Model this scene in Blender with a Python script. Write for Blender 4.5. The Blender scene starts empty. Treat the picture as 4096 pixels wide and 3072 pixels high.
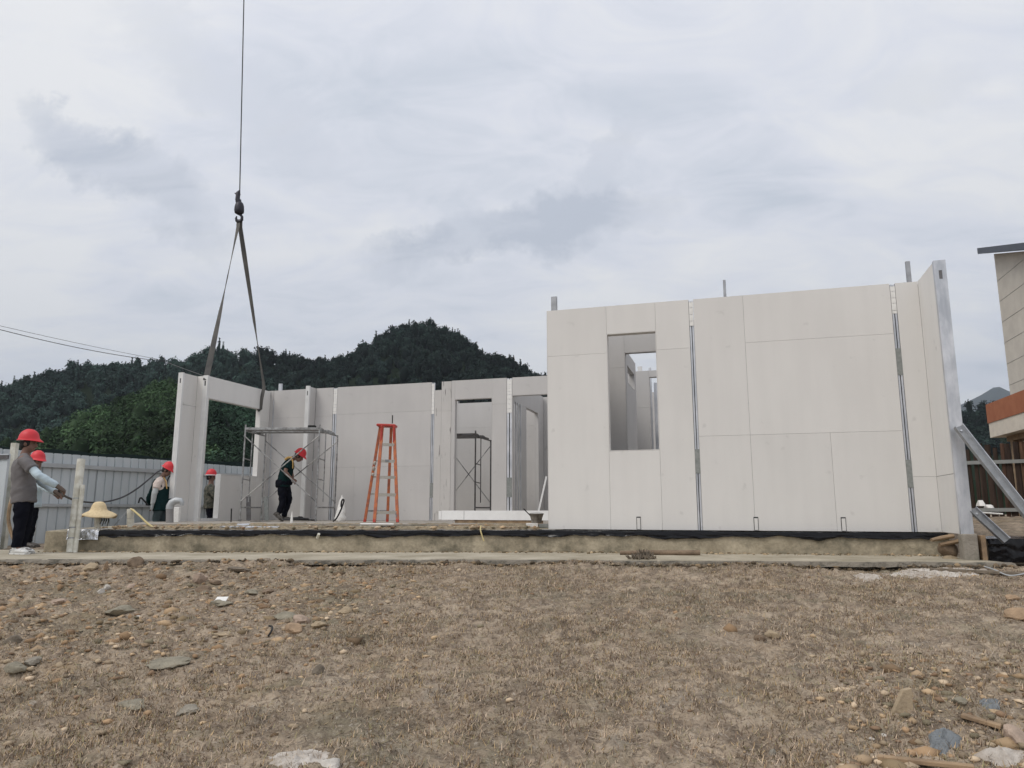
import bpy, bmesh, math, random
import numpy as np
from mathutils import Vector, Matrix, noise as mnoise
random.seed(7); rng = np.random.default_rng(7)
sc = bpy.context.scene
col = sc.collection
R = math.radians
# ------------------------------------------------------------------ camera
F = 730.0; PITCH = R(9.77)
cam_d = bpy.data.cameras.new('camera'); cam = bpy.data.objects.new('camera', cam_d); col.objects.link(cam)
cam.location = (0, 0, 0); cam.rotation_euler = (R(90) + PITCH, 0, 0)
cam_d.sensor_width = 36; cam_d.lens = 36 * F / 1024; cam_d.clip_start = 0.05; cam_d.clip_end = 20000
sc.camera = cam
sc.render.resolution_x = 1024; sc.render.resolution_y = 768
sc.render.engine = 'CYCLES'
sc.view_settings.view_transform = 'Standard'; sc.view_settings.look = 'None'
sc.view_settings.exposure = 0.12; sc.view_settings.gamma = 1; sc.view_settings.use_curve_mapping = False
# ------------------------------------------------------------------ sun (soft, overcast)
SUN_EL, SUN_AZ = R(50), R(236)      # from behind and a little left of the camera
sd = bpy.data.lights.new('sun', 'SUN'); sun = bpy.data.objects.new('sun', sd); col.objects.link(sun)
sd.energy = 1.5; sd.angle = R(25); sd.color = (1.0, 0.95, 0.88)
_d = Vector((math.sin(SUN_AZ) * math.cos(SUN_EL), math.cos(SUN_AZ) * math.cos(SUN_EL), math.sin(SUN_EL)))
sun.rotation_euler = _d.to_track_quat('Z', 'Y').to_euler(); sun.location = _d * 60
# ------------------------------------------------------------------ world: overcast sky
w = bpy.data.worlds.new('World'); sc.world = w; w.use_nodes = True
nt = w.node_tree; nt.nodes.clear(); N = nt.nodes; L = nt.links
def wn(t, **k):
    n = N.new(t)
    for a, b in k.items(): setattr(n, a, b)
    return n
def wmath(op, a, b=None, c=None):
    n = wn('ShaderNodeMath', operation=op)
    for i, x in enumerate((a, b, c)):
        if x is None: continue
        if isinstance(x, (int, float)): n.inputs[i].default_value = x
        else: L.new(x, n.inputs[i])
    return n.outputs[0]
tc = wn('ShaderNodeTexCoord'); sep = wn('ShaderNodeSeparateXYZ'); L.new(tc.outputs['Generated'], sep.inputs[0])
X, Y, Z = sep.outputs
sky = wn('ShaderNodeTexSky', sky_type='NISHITA', sun_disc=False, sun_elevation=SUN_EL, sun_rotation=SUN_AZ, air_density=1.2, dust_density=3.0)
zc = wmath('ADD', wmath('MAXIMUM', Z, 0.0), 0.22)
cx, cy = wmath('DIVIDE', X, zc), wmath('DIVIDE', Y, zc)
cmb = wn('ShaderNodeCombineXYZ'); L.new(cx, cmb.inputs[0]); L.new(cy, cmb.inputs[1])
rot = wn('ShaderNodeMapping'); L.new(cmb.outputs[0], rot.inputs[0]); rot.inputs['Rotation'].default_value = (0, 0, 0.55); rot.inputs['Scale'].default_value = (1.0, 1.7, 1)
def noise(vec, scale, det, rough, dist=0.0):
    n = wn('ShaderNodeTexNoise'); L.new(vec, n.inputs['Vector'])
    n.inputs['Scale'].default_value = scale; n.inputs['Detail'].default_value = det; n.inputs['Roughness'].default_value = rough
    n.inputs['Distortion'].default_value = dist; return n.outputs['Fac']
n1 = noise(rot.outputs[0], 0.9, 5, 0.5, 0.6)
n2 = noise(rot.outputs[0], 3.8, 9, 0.62, 0.9)
big = wmath('ADD', wmath('MULTIPLY', n1, 0.66), wmath('MULTIPLY', n2, 0.34))
ramp = wn('ShaderNodeValToRGB'); L.new(big, ramp.inputs[0])
e = ramp.color_ramp.elements
e[0].position = 0.36; e[0].color = (0.60, 0.645, 0.725, 1)
e[1].position = 0.58; e[1].color = (0.88, 0.88, 0.89, 1)
m_ = e.new(0.47); m_.color = (0.76, 0.78, 0.85, 1)
# darker scud clouds at their own places in the sky (direction space)
ym = wmath('MAXIMUM', Y, 0.05)
px, pz = wmath('DIVIDE', X, ym), wmath('DIVIDE', Z, ym)
c2 = wn('ShaderNodeCombineXYZ'); L.new(px, c2.inputs[0]); L.new(pz, c2.inputs[1])
wz = wn('ShaderNodeTexNoise'); L.new(c2.outputs[0], wz.inputs['Vector']); wz.inputs['Scale'].default_value = 6.5; wz.inputs['Detail'].default_value = 9; wz.inputs['Roughness'].default_value = 0.68
sw = wn('ShaderNodeSeparateColor'); L.new(wz.outputs['Color'], sw.inputs[0])
qx = wmath('ADD', px, wmath('MULTIPLY', wmath('SUBTRACT', sw.outputs[0], 0.5), 0.26))
qz = wmath('ADD', pz, wmath('MULTIPLY', wmath('SUBTRACT', sw.outputs[1], 0.5), 0.20))
front = wmath('MINIMUM', wmath('MULTIPLY', wmath('MAXIMUM', wmath('SUBTRACT', Y, 0.1), 0.0), 5.0), 1.0)
tot = None
def blob(x0, z0, rx, rz, ang, amt):
    global tot
    dx, dz = wmath('SUBTRACT', qx, x0), wmath('SUBTRACT', qz, z0)
    c, s = math.cos(ang), math.sin(ang)
    a = wmath('DIVIDE', wmath('ADD', wmath('MULTIPLY', dx, c), wmath('MULTIPLY', dz, s)), rx)
    b = wmath('DIVIDE', wmath('SUBTRACT', wmath('MULTIPLY', dz, c), wmath('MULTIPLY', dx, s)), rz)
    r2 = wmath('ADD', wmath('MULTIPLY', a, a), wmath('MULTIPLY', b, b))
    g = wmath('MULTIPLY', wmath('MAXIMUM', wmath('SUBTRACT', 1.0, r2), 0.0), amt)
    g = wmath('SMOOTH_MIN', g, amt * 0.8, 0.1)
    tot = g if tot is None else wmath('ADD', tot, g)
blob(0.02, 0.405, 0.26, 0.055, 0.22, 1.2)
blob(0.13, 0.50, 0.13, 0.04, 0.9, 0.55)
blob(-0.57, 0.50, 0.22, 0.055, -0.65, 1.0)
blob(-0.42, 0.62, 0.26, 0.07, -0.6, 0.42)
blob(0.62, 0.62, 0.12, 0.05, 0.3, 0.3)
tot = wmath('MULTIPLY', wmath('MULTIPLY', tot, front), wmath('MAXIMUM', wmath('MULTIPLY', wmath('SUBTRACT', n2, 0.22), 3.2), 0.1))
mixc = wn('ShaderNodeMix', data_type='RGBA'); L.new(wmath('MINIMUM', tot, 1.0), mixc.inputs['Factor'])
L.new(ramp.outputs[0], mixc.inputs['A']); mixc.inputs['B'].default_value = (0.53, 0.57, 0.655, 1)
ten = wn('ShaderNodeVectorMath', operation='SCALE'); L.new(mixc.outputs['Result'], ten.inputs[0]); ten.inputs['Scale'].default_value = 10.0
mx2 = wn('ShaderNodeMix', data_type='RGBA'); mx2.inputs['Factor'].default_value = 0.95
L.new(sky.outputs[0], mx2.inputs['A']); L.new(ten.outputs[0], mx2.inputs['B'])
bg = wn('ShaderNodeBackground'); L.new(mx2.outputs['Result'], bg.inputs[0]); bg.inputs[1].default_value = 0.1
wo = wn('ShaderNodeOutputWorld'); L.new(bg.outputs[0], wo.inputs[0])

# ------------------------------------------------------------------ helpers
def P(u, v, y):
    """point of the place seen at (u,v) of the 1024x768 picture, at distance y in front of the camera"""
    a = (u - 512) / F; b = -(v - 384) / F
    dy = math.cos(PITCH) - b * math.sin(PITCH); dz = math.sin(PITCH) + b * math.cos(PITCH)
    return Vector((a / dy * y, y, dz / dy * y))
def slope(v):
    return math.tan(PITCH + math.atan(-(v - 384) / F))
def V(*a): return Vector(a)
BASE = {}
def tag(o, label=None, cat=None, group=None, kind=None):
    if label: o['label'] = label
    if cat: o['category'] = cat
    if group: o['group'] = group
    if kind or cat: o['kind'] = kind or 'thing'
    return o
def empty(name, loc, label=None, cat=None, group=None):
    o = bpy.data.objects.new(name, None); col.objects.link(o); o.location = loc; o.empty_display_size = 0.2
    BASE[o] = Vector(loc); return tag(o, label, cat, group)
class MB:
    def __init__(s): s.v = []; s.f = []
    def add(s, vs, fs):
        k = len(s.v); s.v.extend([Vector(x) for x in vs]); s.f.extend([tuple(i + k for i in f) for f in fs]); return s
    def obox(s, c, ax, ay, az):
        """box by centre and three half-axis vectors"""
        c = Vector(c); vs = [c + ax * i + ay * j + az * k for i in (-1, 1) for j in (-1, 1) for k in (-1, 1)]
        fs = [(0, 1, 3, 2), (4, 6, 7, 5), (0, 4, 5, 1), (2, 3, 7, 6), (0, 2, 6, 4), (1, 5, 7, 3)]
        return s.add(vs, fs)
    def box(s, a, b):
        a, b = Vector(a), Vector(b); h = (b - a) / 2
        return s.obox((a + b) / 2, V(h.x, 0, 0), V(0, h.y, 0), V(0, 0, h.z))
    def bar(s, a, b, wx, wy, ref=None):
        """rectangular bar from a to b, wx wide along ref, wy the other way"""
        a, b = Vector(a), Vector(b); t = (b - a); l = t.length; t.normalize()
        r = Vector(ref) if ref else (V(0, 0, 1) if abs(t.z) < 0.9 else V(1, 0, 0))
        x = (r - t * r.dot(t)).normalized(); y = t.cross(x)
        return s.obox((a + b) / 2, x * wx / 2, y * wy / 2, t * l / 2)
    def loft(s, pts, rads, n=12, ref=None, cap=True, twist=None):
        pts = [Vector(p) for p in pts]; k = len(pts); rings = []; prev = None
        for i, p in enumerate(pts):
            t = (pts[min(i + 1, k - 1)] - pts[max(i - 1, 0)])
            t = t.normalized() if t.length > 1e-9 else V(0, 0, 1)
            r = Vector(ref) if ref else (prev if prev else (V(0, 1, 0) if abs(t.y) < 0.9 else V(1, 0, 0)))
            x = (r - t * r.dot(t))
            if x.length < 1e-5: x = V(1, 0, 0) - t * t.x
            x.normalize(); y = t.cross(x); prev = x
            if twist: 
                c_, s_ = math.cos(twist[i]), math.sin(twist[i]); x, y = x * c_ + y * s_, y * c_ - x * s_
            ra = rads[i]; a, b = ra if isinstance(ra, (tuple, list)) else (ra, ra)
            rings.append([p + x * (a * math.cos(2 * math.pi * j / n)) + y * (b * math.sin(2 * math.pi * j / n)) for j in range(n)])
        vs = [q for r_ in rings for q in r_]; fs = []
        for i in range(k - 1):
            for j in range(n):
                j2 = (j + 1) % n; fs.append((i * n + j, i * n + j2, (i + 1) * n + j2, (i + 1) * n + j))
        if cap:
            fs.append(tuple(range(n - 1, -1, -1))); fs.append(tuple((k - 1) * n + j for j in range(n)))
        return s.add(vs, fs)
    def tube(s, a, b, r, r2=None, n=8): return s.loft([a, b], [r, r if r2 is None else r2], n)
    def ell(s, c, rx, ry, rz, M=None, nu=12, nv=8):
        c = Vector(c); vs = []; fs = []
        for i in range(nv + 1):
            th = math.pi * i / nv
            for j in range(nu):
                ph = 2 * math.pi * j / nu
                q = V(rx * math.sin(th) * math.cos(ph), ry * math.sin(th) * math.sin(ph), rz * math.cos(th))
                vs.append(c + (M @ q if M else q))
        for i in range(nv):
            for j in range(nu):
                j2 = (j + 1) % nu
                fs.append((i * nu + j, (i + 1) * nu + j, (i + 1) * nu + j2, i * nu + j2))
        return s.add(vs, fs)
    def mesh(s, name, base):
        me = bpy.data.meshes.new(name); me.from_pydata([tuple(v - base) for v in s.v], [], s.f); me.update(); return me
    def build(s, name, mat, parent=None, label=None, cat=None, group=None, kind=None, smooth=False, base=None, bevel=0):
        if parent is not None: base = BASE[parent]
        elif base is None:
            lo = [min(v[i] for v in s.v) for i in range(3)]; hi = [max(v[i] for v in s.v) for i in range(3)]
            base = V((lo[0] + hi[0]) / 2, (lo[1] + hi[1]) / 2, lo[2])
        else: base = Vector(base)
        me = s.mesh(name, base); me.materials.append(mat)
        o = bpy.data.objects.new(name, me); col.objects.link(o); BASE[o] = base
        if parent is not None: o.parent = parent
        else: o.location = base
        if smooth:
            me.polygons.foreach_set('use_smooth', [True] * len(me.polygons))
            me.set_sharp_from_angle(angle=R(45))
        if bevel:
            m = o.modifiers.new('b', 'BEVEL'); m.width = bevel; m.segments = 2; m.limit_method = 'ANGLE'
        return tag(o, label, cat, group, kind)
def np_obj(name, verts, faces, mat, attr=None, **k):
    """fast mesh from numpy; faces (n,3) or (n,4)"""
    me = bpy.data.meshes.new(name); nv = len(verts); nf, q = faces.shape
    me.vertices.add(nv); me.vertices.foreach_set('co', verts.astype(np.float32).ravel())
    me.loops.add(nf * q); me.loops.foreach_set('vertex_index', faces.astype(np.int32).ravel())
    me.polygons.add(nf); me.polygons.foreach_set('loop_start', np.arange(0, nf * q, q, dtype=np.int32)); 
    me.update(calc_edges=True); me.validate()
    if attr is not None:
        ca = me.color_attributes.new('tint', 'FLOAT_COLOR', 'POINT')
        a4 = np.ones((nv, 4), np.float32); a4[:, :3] = attr; ca.data.foreach_set('color', a4.ravel())
    me.materials.append(mat)
    o = bpy.data.objects.new(name, me); col.objects.link(o); BASE[o] = V(0, 0, 0)
    if k.pop('smooth', False): me.polygons.foreach_set('use_smooth', [True] * nf)
    return tag(o, **k)
# ------------------------------------------------------------------ numpy value noise
_T = rng.random((256, 256))
def vnoise(x, y):
    xi = np.floor(x).astype(int); yi = np.floor(y).astype(int); fx = x - xi; fy = y - yi
    fx = fx * fx * (3 - 2 * fx); fy = fy * fy * (3 - 2 * fy)
    g = lambda a, b: _T[a & 255, b & 255]
    return (g(xi, yi) * (1 - fx) + g(xi + 1, yi) * fx) * (1 - fy) + (g(xi, yi + 1) * (1 - fx) + g(xi + 1, yi + 1) * fx) * fy
def fbm(x, y, o=4, s=1.0):
    r = 0; a = 1.0; t = 0
    for i in range(o):
        r = r + a * (vnoise(x * s + 17.3 * i, y * s + 5.1 * i) - 0.5); t += a; a *= 0.5; s *= 2.03
    return r / t * 2
# ------------------------------------------------------------------ materials
MATS = {}
def mat(name, c, rough=0.75, metal=0.0, c2=None, scale=4.0, det=6, lo=0.35, hi=0.65, bump=0.0, bscale=60, stretch=(1, 1, 1), spec=0.4, attr=False, fine=0.0, extra=None):
    m = bpy.data.materials.new(name); m.use_nodes = True; t = m.node_tree; n = t.nodes; l = t.links
    bs = n['Principled BSDF']; bs.inputs['Roughness'].default_value = rough; bs.inputs['Metallic'].default_value = metal
    bs.inputs['Specular IOR Level'].default_value = spec
    tcn = n.new('ShaderNodeTexCoord'); mp = n.new('ShaderNodeMapping'); l.new(tcn.outputs['Object'], mp.inputs[0]); mp.inputs['Scale'].default_value = stretch
    c = tuple(c); c2 = tuple(c2) if c2 else tuple(x * 0.86 for x in c)
    nz = n.new('ShaderNodeTexNoise'); l.new(mp.outputs[0], nz.inputs['Vector']); nz.inputs['Scale'].default_value = scale; nz.inputs['Detail'].default_value = det; nz.inputs['Roughness'].default_value = 0.6
    rp = n.new('ShaderNodeValToRGB'); l.new(nz.outputs['Fac'], rp.inputs[0])
    rp.color_ramp.elements[0].position = lo; rp.color_ramp.elements[1].position = hi
    rp.color_ramp.elements[0].color = (*c2, 1); rp.color_ramp.elements[1].color = (*c, 1)
    out = rp.outputs[0]
    if attr:
        at = n.new('ShaderNodeVertexColor'); at.layer_name = 'tint'
        mm = n.new('ShaderNodeMix'); mm.data_type = 'RGBA'; mm.blend_type = 'MULTIPLY'; mm.inputs['Factor'].default_value = 1
        l.new(out, mm.inputs['A']); l.new(at.outputs[0], mm.inputs['B']); out = mm.outputs['Result']
    if fine:
        nf = n.new('ShaderNodeTexNoise'); l.new(mp.outputs[0], nf.inputs['Vector']); nf.inputs['Scale'].default_value = bscale; nf.inputs['Detail'].default_value = 3
        mr = n.new('ShaderNodeMapRange'); l.new(nf.outputs['Fac'], mr.inputs[0]); mr.inputs[1].default_value = 0.3; mr.inputs[2].default_value = 0.7; mr.inputs[3].default_value = 1 - fine; mr.inputs[4].default_value = 1 + fine
        vm = n.new('ShaderNodeVectorMath'); vm.operation = 'SCALE'; l.new(out, vm.inputs[0]); l.new(mr.outputs[0], vm.inputs['Scale']); out = vm.outputs[0]
    if extra: out = extra(n, l, mp, out)
    l.new(out, bs.inputs['Base Color'])
    if bump:
        nb = n.new('ShaderNodeTexNoise'); l.new(mp.outputs[0], nb.inputs['Vector']); nb.inputs['Scale'].default_value = bscale; nb.inputs['Detail'].default_value = 5
        bp = n.new('ShaderNodeBump'); bp.inputs['Strength'].default_value = 1.0; bp.inputs['Distance'].default_value = bump
        l.new(nb.outputs['Fac'], bp.inputs['Height']); l.new(bp.outputs[0], bs.inputs['Normal'])
    MATS[name] = m; return m
# ================================================================== MATERIALS
def streaks(n, l, mp, out):
    # faint rain streaks and handling smudges on board
    a = n.new('ShaderNodeMapping'); l.new(mp.outputs[0], a.inputs[0]); a.inputs['Scale'].default_value = (3.0, 3.0, 0.35)
    z = n.new('ShaderNodeTexNoise'); l.new(a.outputs[0], z.inputs['Vector']); z.inputs['Scale'].default_value = 2.2; z.inputs['Detail'].default_value = 5
    r = n.new('ShaderNodeMapRange'); l.new(z.outputs['Fac'], r.inputs[0]); r.inputs[1].default_value = 0.38; r.inputs[2].default_value = 0.62; r.inputs[3].default_value = 0.982; r.inputs[4].default_value = 1.008
    v = n.new('ShaderNodeVectorMath'); v.operation = 'SCALE'; l.new(out, v.inputs[0]); l.new(r.outputs[0], v.inputs['Scale'])
    oi = n.new('ShaderNodeObjectInfo'); ro = n.new('ShaderNodeMapRange'); l.new(oi.outputs['Random'], ro.inputs[0]); ro.inputs[3].default_value = 0.965; ro.inputs[4].default_value = 1.02
    vo = n.new('ShaderNodeVectorMath'); vo.operation = 'SCALE'; l.new(v.outputs[0], vo.inputs[0]); l.new(ro.outputs[0], vo.inputs['Scale']); v = vo
    s = n.new('ShaderNodeTexNoise'); l.new(mp.outputs[0], s.inputs['Vector']); s.inputs['Scale'].default_value = 6; s.inputs['Detail'].default_value = 2
    r2 = n.new('ShaderNodeMapRange'); l.new(s.outputs['Fac'], r2.inputs[0]); r2.inputs[1].default_value = 0.69; r2.inputs[2].default_value = 0.80; r2.inputs[3].default_value = 1.0; r2.inputs[4].default_value = 0.84
    v2 = n.new('ShaderNodeVectorMath'); v2.operation = 'SCALE'; l.new(v.outputs[0], v2.inputs[0]); l.new(r2.outputs[0], v2.inputs['Scale'])
    return v2.outputs[0]
def scuffs(n, l, mp, out):
    out = streaks(n, l, mp, out)
    a = n.new('ShaderNodeMapping'); l.new(mp.outputs[0], a.inputs[0]); a.inputs['Scale'].default_value = (24, 24, 2.2)
    z = n.new('ShaderNodeTexNoise'); l.new(a.outputs[0], z.inputs['Vector']); z.inputs['Scale'].default_value = 1.0; z.inputs['Detail'].default_value = 3; z.inputs['Roughness'].default_value = 0.5
    r = n.new('ShaderNodeMapRange'); l.new(z.outputs['Fac'], r.inputs[0]); r.inputs[1].default_value = 0.655; r.inputs[2].default_value = 0.70; r.inputs[3].default_value = 0.0; r.inputs[4].default_value = 0.85
    m = n.new('ShaderNodeMix'); m.data_type = 'RGBA'; l.new(r.outputs[0], m.inputs['Factor']); l.new(out, m.inputs['A']); m.inputs['B'].default_value = (0.09, 0.085, 0.08, 1)
    return m.outputs['Result']
def stain_low(n, l, mp, out):
    # weather stains on concrete: darker blotches, mossy tint
    z = n.new('ShaderNodeTexNoise'); l.new(mp.outputs[0], z.inputs['Vector']); z.inputs['Scale'].default_value = 2.3; z.inputs['Detail'].default_value = 8; z.inputs['Roughness'].default_value = 0.7
    r = n.new('ShaderNodeMapRange'); l.new(z.outputs['Fac'], r.inputs[0]); r.inputs[1].default_value = 0.46; r.inputs[2].default_value = 0.66; r.inputs[3].default_value = 0.0; r.inputs[4].default_value = 0.8
    m = n.new('ShaderNodeMix'); m.data_type = 'RGBA'; l.new(r.outputs[0], m.inputs['Factor']); l.new(out, m.inputs['A']); m.inputs['B'].default_value = (0.085, 0.08, 0.055, 1)
    return m.outputs['Result']
def ground_extra(n, l, mp, out):
    def layer(o, scale, det, a0, a1, c, amt, dist=0.0):
        z = n.new('ShaderNodeTexNoise'); l.new(mp.outputs[0], z.inputs['Vector']); z.inputs['Scale'].default_value = scale; z.inputs['Detail'].default_value = det; z.inputs['Roughness'].default_value = 0.62; z.inputs['Distortion'].default_value = dist
        r = n.new('ShaderNodeMapRange'); l.new(z.outputs['Fac'], r.inputs[0]); r.inputs[1].default_value = a0; r.inputs[2].default_value = a1; r.inputs[3].default_value = 0.0; r.inputs[4].default_value = amt
        m = n.new('ShaderNodeMix'); m.data_type = 'RGBA'; l.new(r.outputs[0], m.inputs['Factor']); l.new(o, m.inputs['A']); m.inputs['B'].default_value = (*c, 1)
        return m.outputs['Result']
    o = layer(out, 0.9, 7, 0.52, 0.66, (0.13, 0.125, 0.085), 0.55)        # mossy patches
    o = layer(o, 1.7, 6, 0.56, 0.70, (0.33, 0.235, 0.14), 0.55)           # ochre soil
    o = layer(o, 2.6, 6, 0.60, 0.72, (0.25, 0.24, 0.215), 0.4)           # grey cement dust
    o = layer(o, 9, 8, 0.49, 0.60, (0.105, 0.080, 0.060), 0.6, 0.8)
    o = layer(o, 3.4, 8, 0.54, 0.64, (0.16, 0.15, 0.10), 0.45, 0.6)
    o = layer(o, 24, 6, 0.52, 0.66, (0.085, 0.065, 0.05), 0.62, 1.5)      # dark crumbs
    o = layer(o, 38, 5, 0.56, 0.68, (0.44, 0.39, 0.33), 0.6, 1.0)         # pale crumbs
    return o
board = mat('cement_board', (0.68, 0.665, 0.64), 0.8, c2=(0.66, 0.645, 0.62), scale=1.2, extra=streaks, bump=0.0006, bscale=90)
inner_b = mat('cement_board_darker', (0.535, 0.52, 0.505), 0.8, c2=(0.50, 0.487, 0.475), scale=1.2, extra=streaks)  # cement board in a darker tone, for the middle and inner walls
board_s = mat('scuffed_board', (0.55, 0.532, 0.51), 0.8, c2=(0.50, 0.485, 0.465), scale=1.3, extra=scuffs)
core = mat('frame_core', (0.16, 0.16, 0.165), 0.7)
steel = mat('galvanised_steel', (0.68, 0.69, 0.71), 0.42, 0.75, c2=(0.46, 0.48, 0.51), scale=7, stretch=(1, 1, 0.4))
steel_d = mat('dull_steel', (0.34, 0.35, 0.36), 0.5, 0.6, c2=(0.24, 0.25, 0.26), scale=9)
white_ch = mat('pale_steel_channel', (0.80, 0.80, 0.79), 0.5, 0.0, c2=(0.74, 0.74, 0.73), scale=5)
pale_ch = mat('pale_wall_channel', (0.69, 0.69, 0.68), 0.55, 0.0, c2=(0.62, 0.62, 0.61), scale=5)
steel_g = mat('grey_steel', (0.40, 0.41, 0.43), 0.5, 0.6, c2=(0.30, 0.31, 0.32), scale=9)
foam = mat('joint_foam', (0.80, 0.79, 0.76), 0.85, c2=(0.70, 0.69, 0.66), scale=20)
patch = mat('grey_patch', (0.28, 0.29, 0.28), 0.8, c2=(0.20, 0.215, 0.205), scale=25)
dark = mat('dark_hole', (0.02, 0.02, 0.02), 0.9)
concrete = mat('concrete_beam', (0.46, 0.40, 0.295), 0.9, c2=(0.28, 0.24, 0.17), scale=2.5, bump=0.006, bscale=30, extra=stain_low, fine=0.12)
conc_g = mat('grey_concrete', (0.36, 0.33, 0.28), 0.9, c2=(0.24, 0.215, 0.18), scale=5, bump=0.008, bscale=40, extra=stain_low)
path_m = mat('path_concrete', (0.43, 0.385, 0.30), 0.9, c2=(0.27, 0.235, 0.17), scale=1.6, bump=0.005, bscale=35, stretch=(1, 1, 1), fine=0.1)
sheet = mat('black_plastic', (0.006, 0.006, 0.008), 0.16, c2=(0.010, 0.0105, 0.012), scale=6, bump=0.006, bscale=9, spec=0.22)
foil = mat('silver_foil', (0.72, 0.73, 0.75), 0.22, 0.9, scale=8, bump=0.03, bscale=12)
ground_m = mat('dry_soil', (0.40, 0.322, 0.238), 0.95, c2=(0.225, 0.175, 0.128), scale=5, det=9, lo=0.38, hi=0.62, bump=0.02, bscale=42, extra=ground_extra, spec=0.15)
rubble_m = mat('rubble_soil', (0.40, 0.33, 0.22), 0.95, c2=(0.20, 0.165, 0.115), scale=9, det=9, bump=0.02, bscale=30, extra=ground_extra, spec=0.15)
mud = mat('mud_and_shade_edge', (0.085, 0.078, 0.062), 0.95, c2=(0.20, 0.175, 0.14), scale=7, det=8, lo=0.48, hi=0.62, bump=0.03, bscale=30)  # mottled mud, its dark tone also standing in for crevice shade
screed = mat('floor_screed', (0.36, 0.33, 0.29), 0.9, c2=(0.28, 0.25, 0.21), scale=3)
straw = mat('dry_straw', (0.40, 0.33, 0.258), 0.95, attr=True, spec=0.1)
gravel_m = mat('gravel', (0.38, 0.315, 0.24), 0.9, attr=True, spec=0.2)
fence_m = mat('fence_sheet', (0.56, 0.60, 0.62), 0.5, 0.05, c2=(0.45, 0.49, 0.51), scale=1.5, stretch=(1, 1, 0.3))
rail_m = mat('fence_rail', (0.46, 0.48, 0.49), 0.55, 0.3)
net_m = mat('dark_green_net', (0.012, 0.026, 0.024), 0.9)
pvc = mat('white_pvc', (0.66, 0.65, 0.58), 0.5, c2=(0.50, 0.48, 0.40), scale=6, lo=0.4, hi=0.55)
pvc_g = mat('grey_pvc', (0.27, 0.26, 0.255), 0.5)
straw_hat = mat('hat_straw', (0.72, 0.58, 0.36), 0.85, c2=(0.60, 0.47, 0.28), scale=30)
orange = mat('orange_fibreglass', (0.50, 0.155, 0.062), 0.6, c2=(0.34, 0.115, 0.07), scale=11, lo=0.42, hi=0.55)
red_cap = mat('red_cap', (0.48, 0.06, 0.045), 0.5)
stepm = mat('ladder_step', (0.50, 0.47, 0.42), 0.5, 0.3, c2=(0.42, 0.40, 0.35), scale=8)
scaf = mat('scaffold_tube', (0.42, 0.43, 0.43), 0.5, 0.5, c2=(0.16, 0.155, 0.15), scale=11)
scaf_d = mat('scaffold_tube_dark', (0.15, 0.15, 0.155), 0.55, 0.4, c2=(0.10, 0.09, 0.085), scale=11)
brace_m = mat('brace_tube', (0.13, 0.13, 0.13), 0.5, 0.4, c2=(0.35, 0.35, 0.34), scale=4, lo=0.5, hi=0.6)
helmet_m = mat('red_helmet', (0.62, 0.035, 0.045), 0.5, c2=(0.57, 0.03, 0.042), scale=4)
skin = mat('skin', (0.20, 0.115, 0.085), 0.55, c2=(0.17, 0.095, 0.07), scale=20)
hair_m = mat('black_hair', (0.02, 0.018, 0.018), 0.7)
tee = mat('grey_tshirt', (0.16, 0.15, 0.15), 0.9, c2=(0.125, 0.118, 0.12), scale=5, bump=0.01, bscale=9)
navy = mat('dark_trousers', (0.007, 0.008, 0.013), 1.0, spec=0.05, c2=(0.012, 0.013, 0.018), scale=6, bump=0.012, bscale=9)
blue_sl = mat('pale_blue_sleeve', (0.50, 0.60, 0.66), 0.8, c2=(0.44, 0.53, 0.58), scale=10, bump=0.008, bscale=20)
white_sl = mat('pale_grey_sleeve', (0.44, 0.47, 0.47), 0.8, c2=(0.38, 0.40, 0.40), scale=10, bump=0.006, bscale=20)
pinkw = mat('pinkish_white_tshirt', (0.64, 0.55, 0.50), 0.85, c2=(0.56, 0.48, 0.43), scale=8)
green_d = mat('dark_green_cloth', (0.008, 0.024, 0.025), 1.0, spec=0.05, c2=(0.012, 0.03, 0.03), scale=6, bump=0.01, bscale=9)
grn_tr = mat('grey_green_trousers', (0.05, 0.075, 0.078), 0.9, c2=(0.035, 0.05, 0.055), scale=6, bump=0.01, bscale=9)
yellow = mat('yellow_strap', (0.70, 0.45, 0.16), 0.8)
camo = mat('faded_camouflage', (0.12, 0.115, 0.09), 0.9, c2=(0.05, 0.055, 0.045), scale=16, lo=0.45, hi=0.55)
glove = mat('work_glove', (0.13, 0.10, 0.08), 0.9)
shoe_w = mat('white_sneaker', (0.62, 0.62, 0.60), 0.6, c2=(0.12, 0.12, 0.12), scale=12, lo=0.42, hi=0.48)
shoe_d = mat('dark_shoe', (0.05, 0.045, 0.04), 0.8, c2=(0.12, 0.11, 0.10), scale=20, lo=0.45, hi=0.6)
cable_m = mat('black_cable', (0.012, 0.012, 0.014), 0.5)
wire_m = mat('thin_wire', (0.04, 0.045, 0.05), 0.6)
sling_m = mat('lifting_sling', (0.13, 0.125, 0.115), 0.85, c2=(0.07, 0.07, 0.07), scale=3)
hook_m = mat('crane_hook', (0.035, 0.035, 0.045), 0.5, 0.3)
ylw = mat('yellow_cord', (0.60, 0.50, 0.25), 0.7)
bucket_m = mat('mortar_bucket', (0.10, 0.085, 0.07), 0.7, c2=(0.22, 0.20, 0.17), scale=14)
wood = mat('weathered_wood', (0.36, 0.25, 0.15), 0.85, c2=(0.20, 0.14, 0.09), scale=6, stretch=(1, 1, 1), bump=0.004, bscale=40)
bark = [mat('bark_slab_%s' % n_, c, 0.9, c2=tuple(x * 0.45 for x in c), scale=5, stretch=(2, 2, 0.25), bump=0.02, bscale=14) for n_, c in (('dark', (0.055, 0.035, 0.026)), ('brown', (0.11, 0.06, 0.04)), ('pale', (0.19, 0.11, 0.07)))]
plank_rail = mat('weathered_rail', (0.30, 0.31, 0.30), 0.8)
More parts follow.
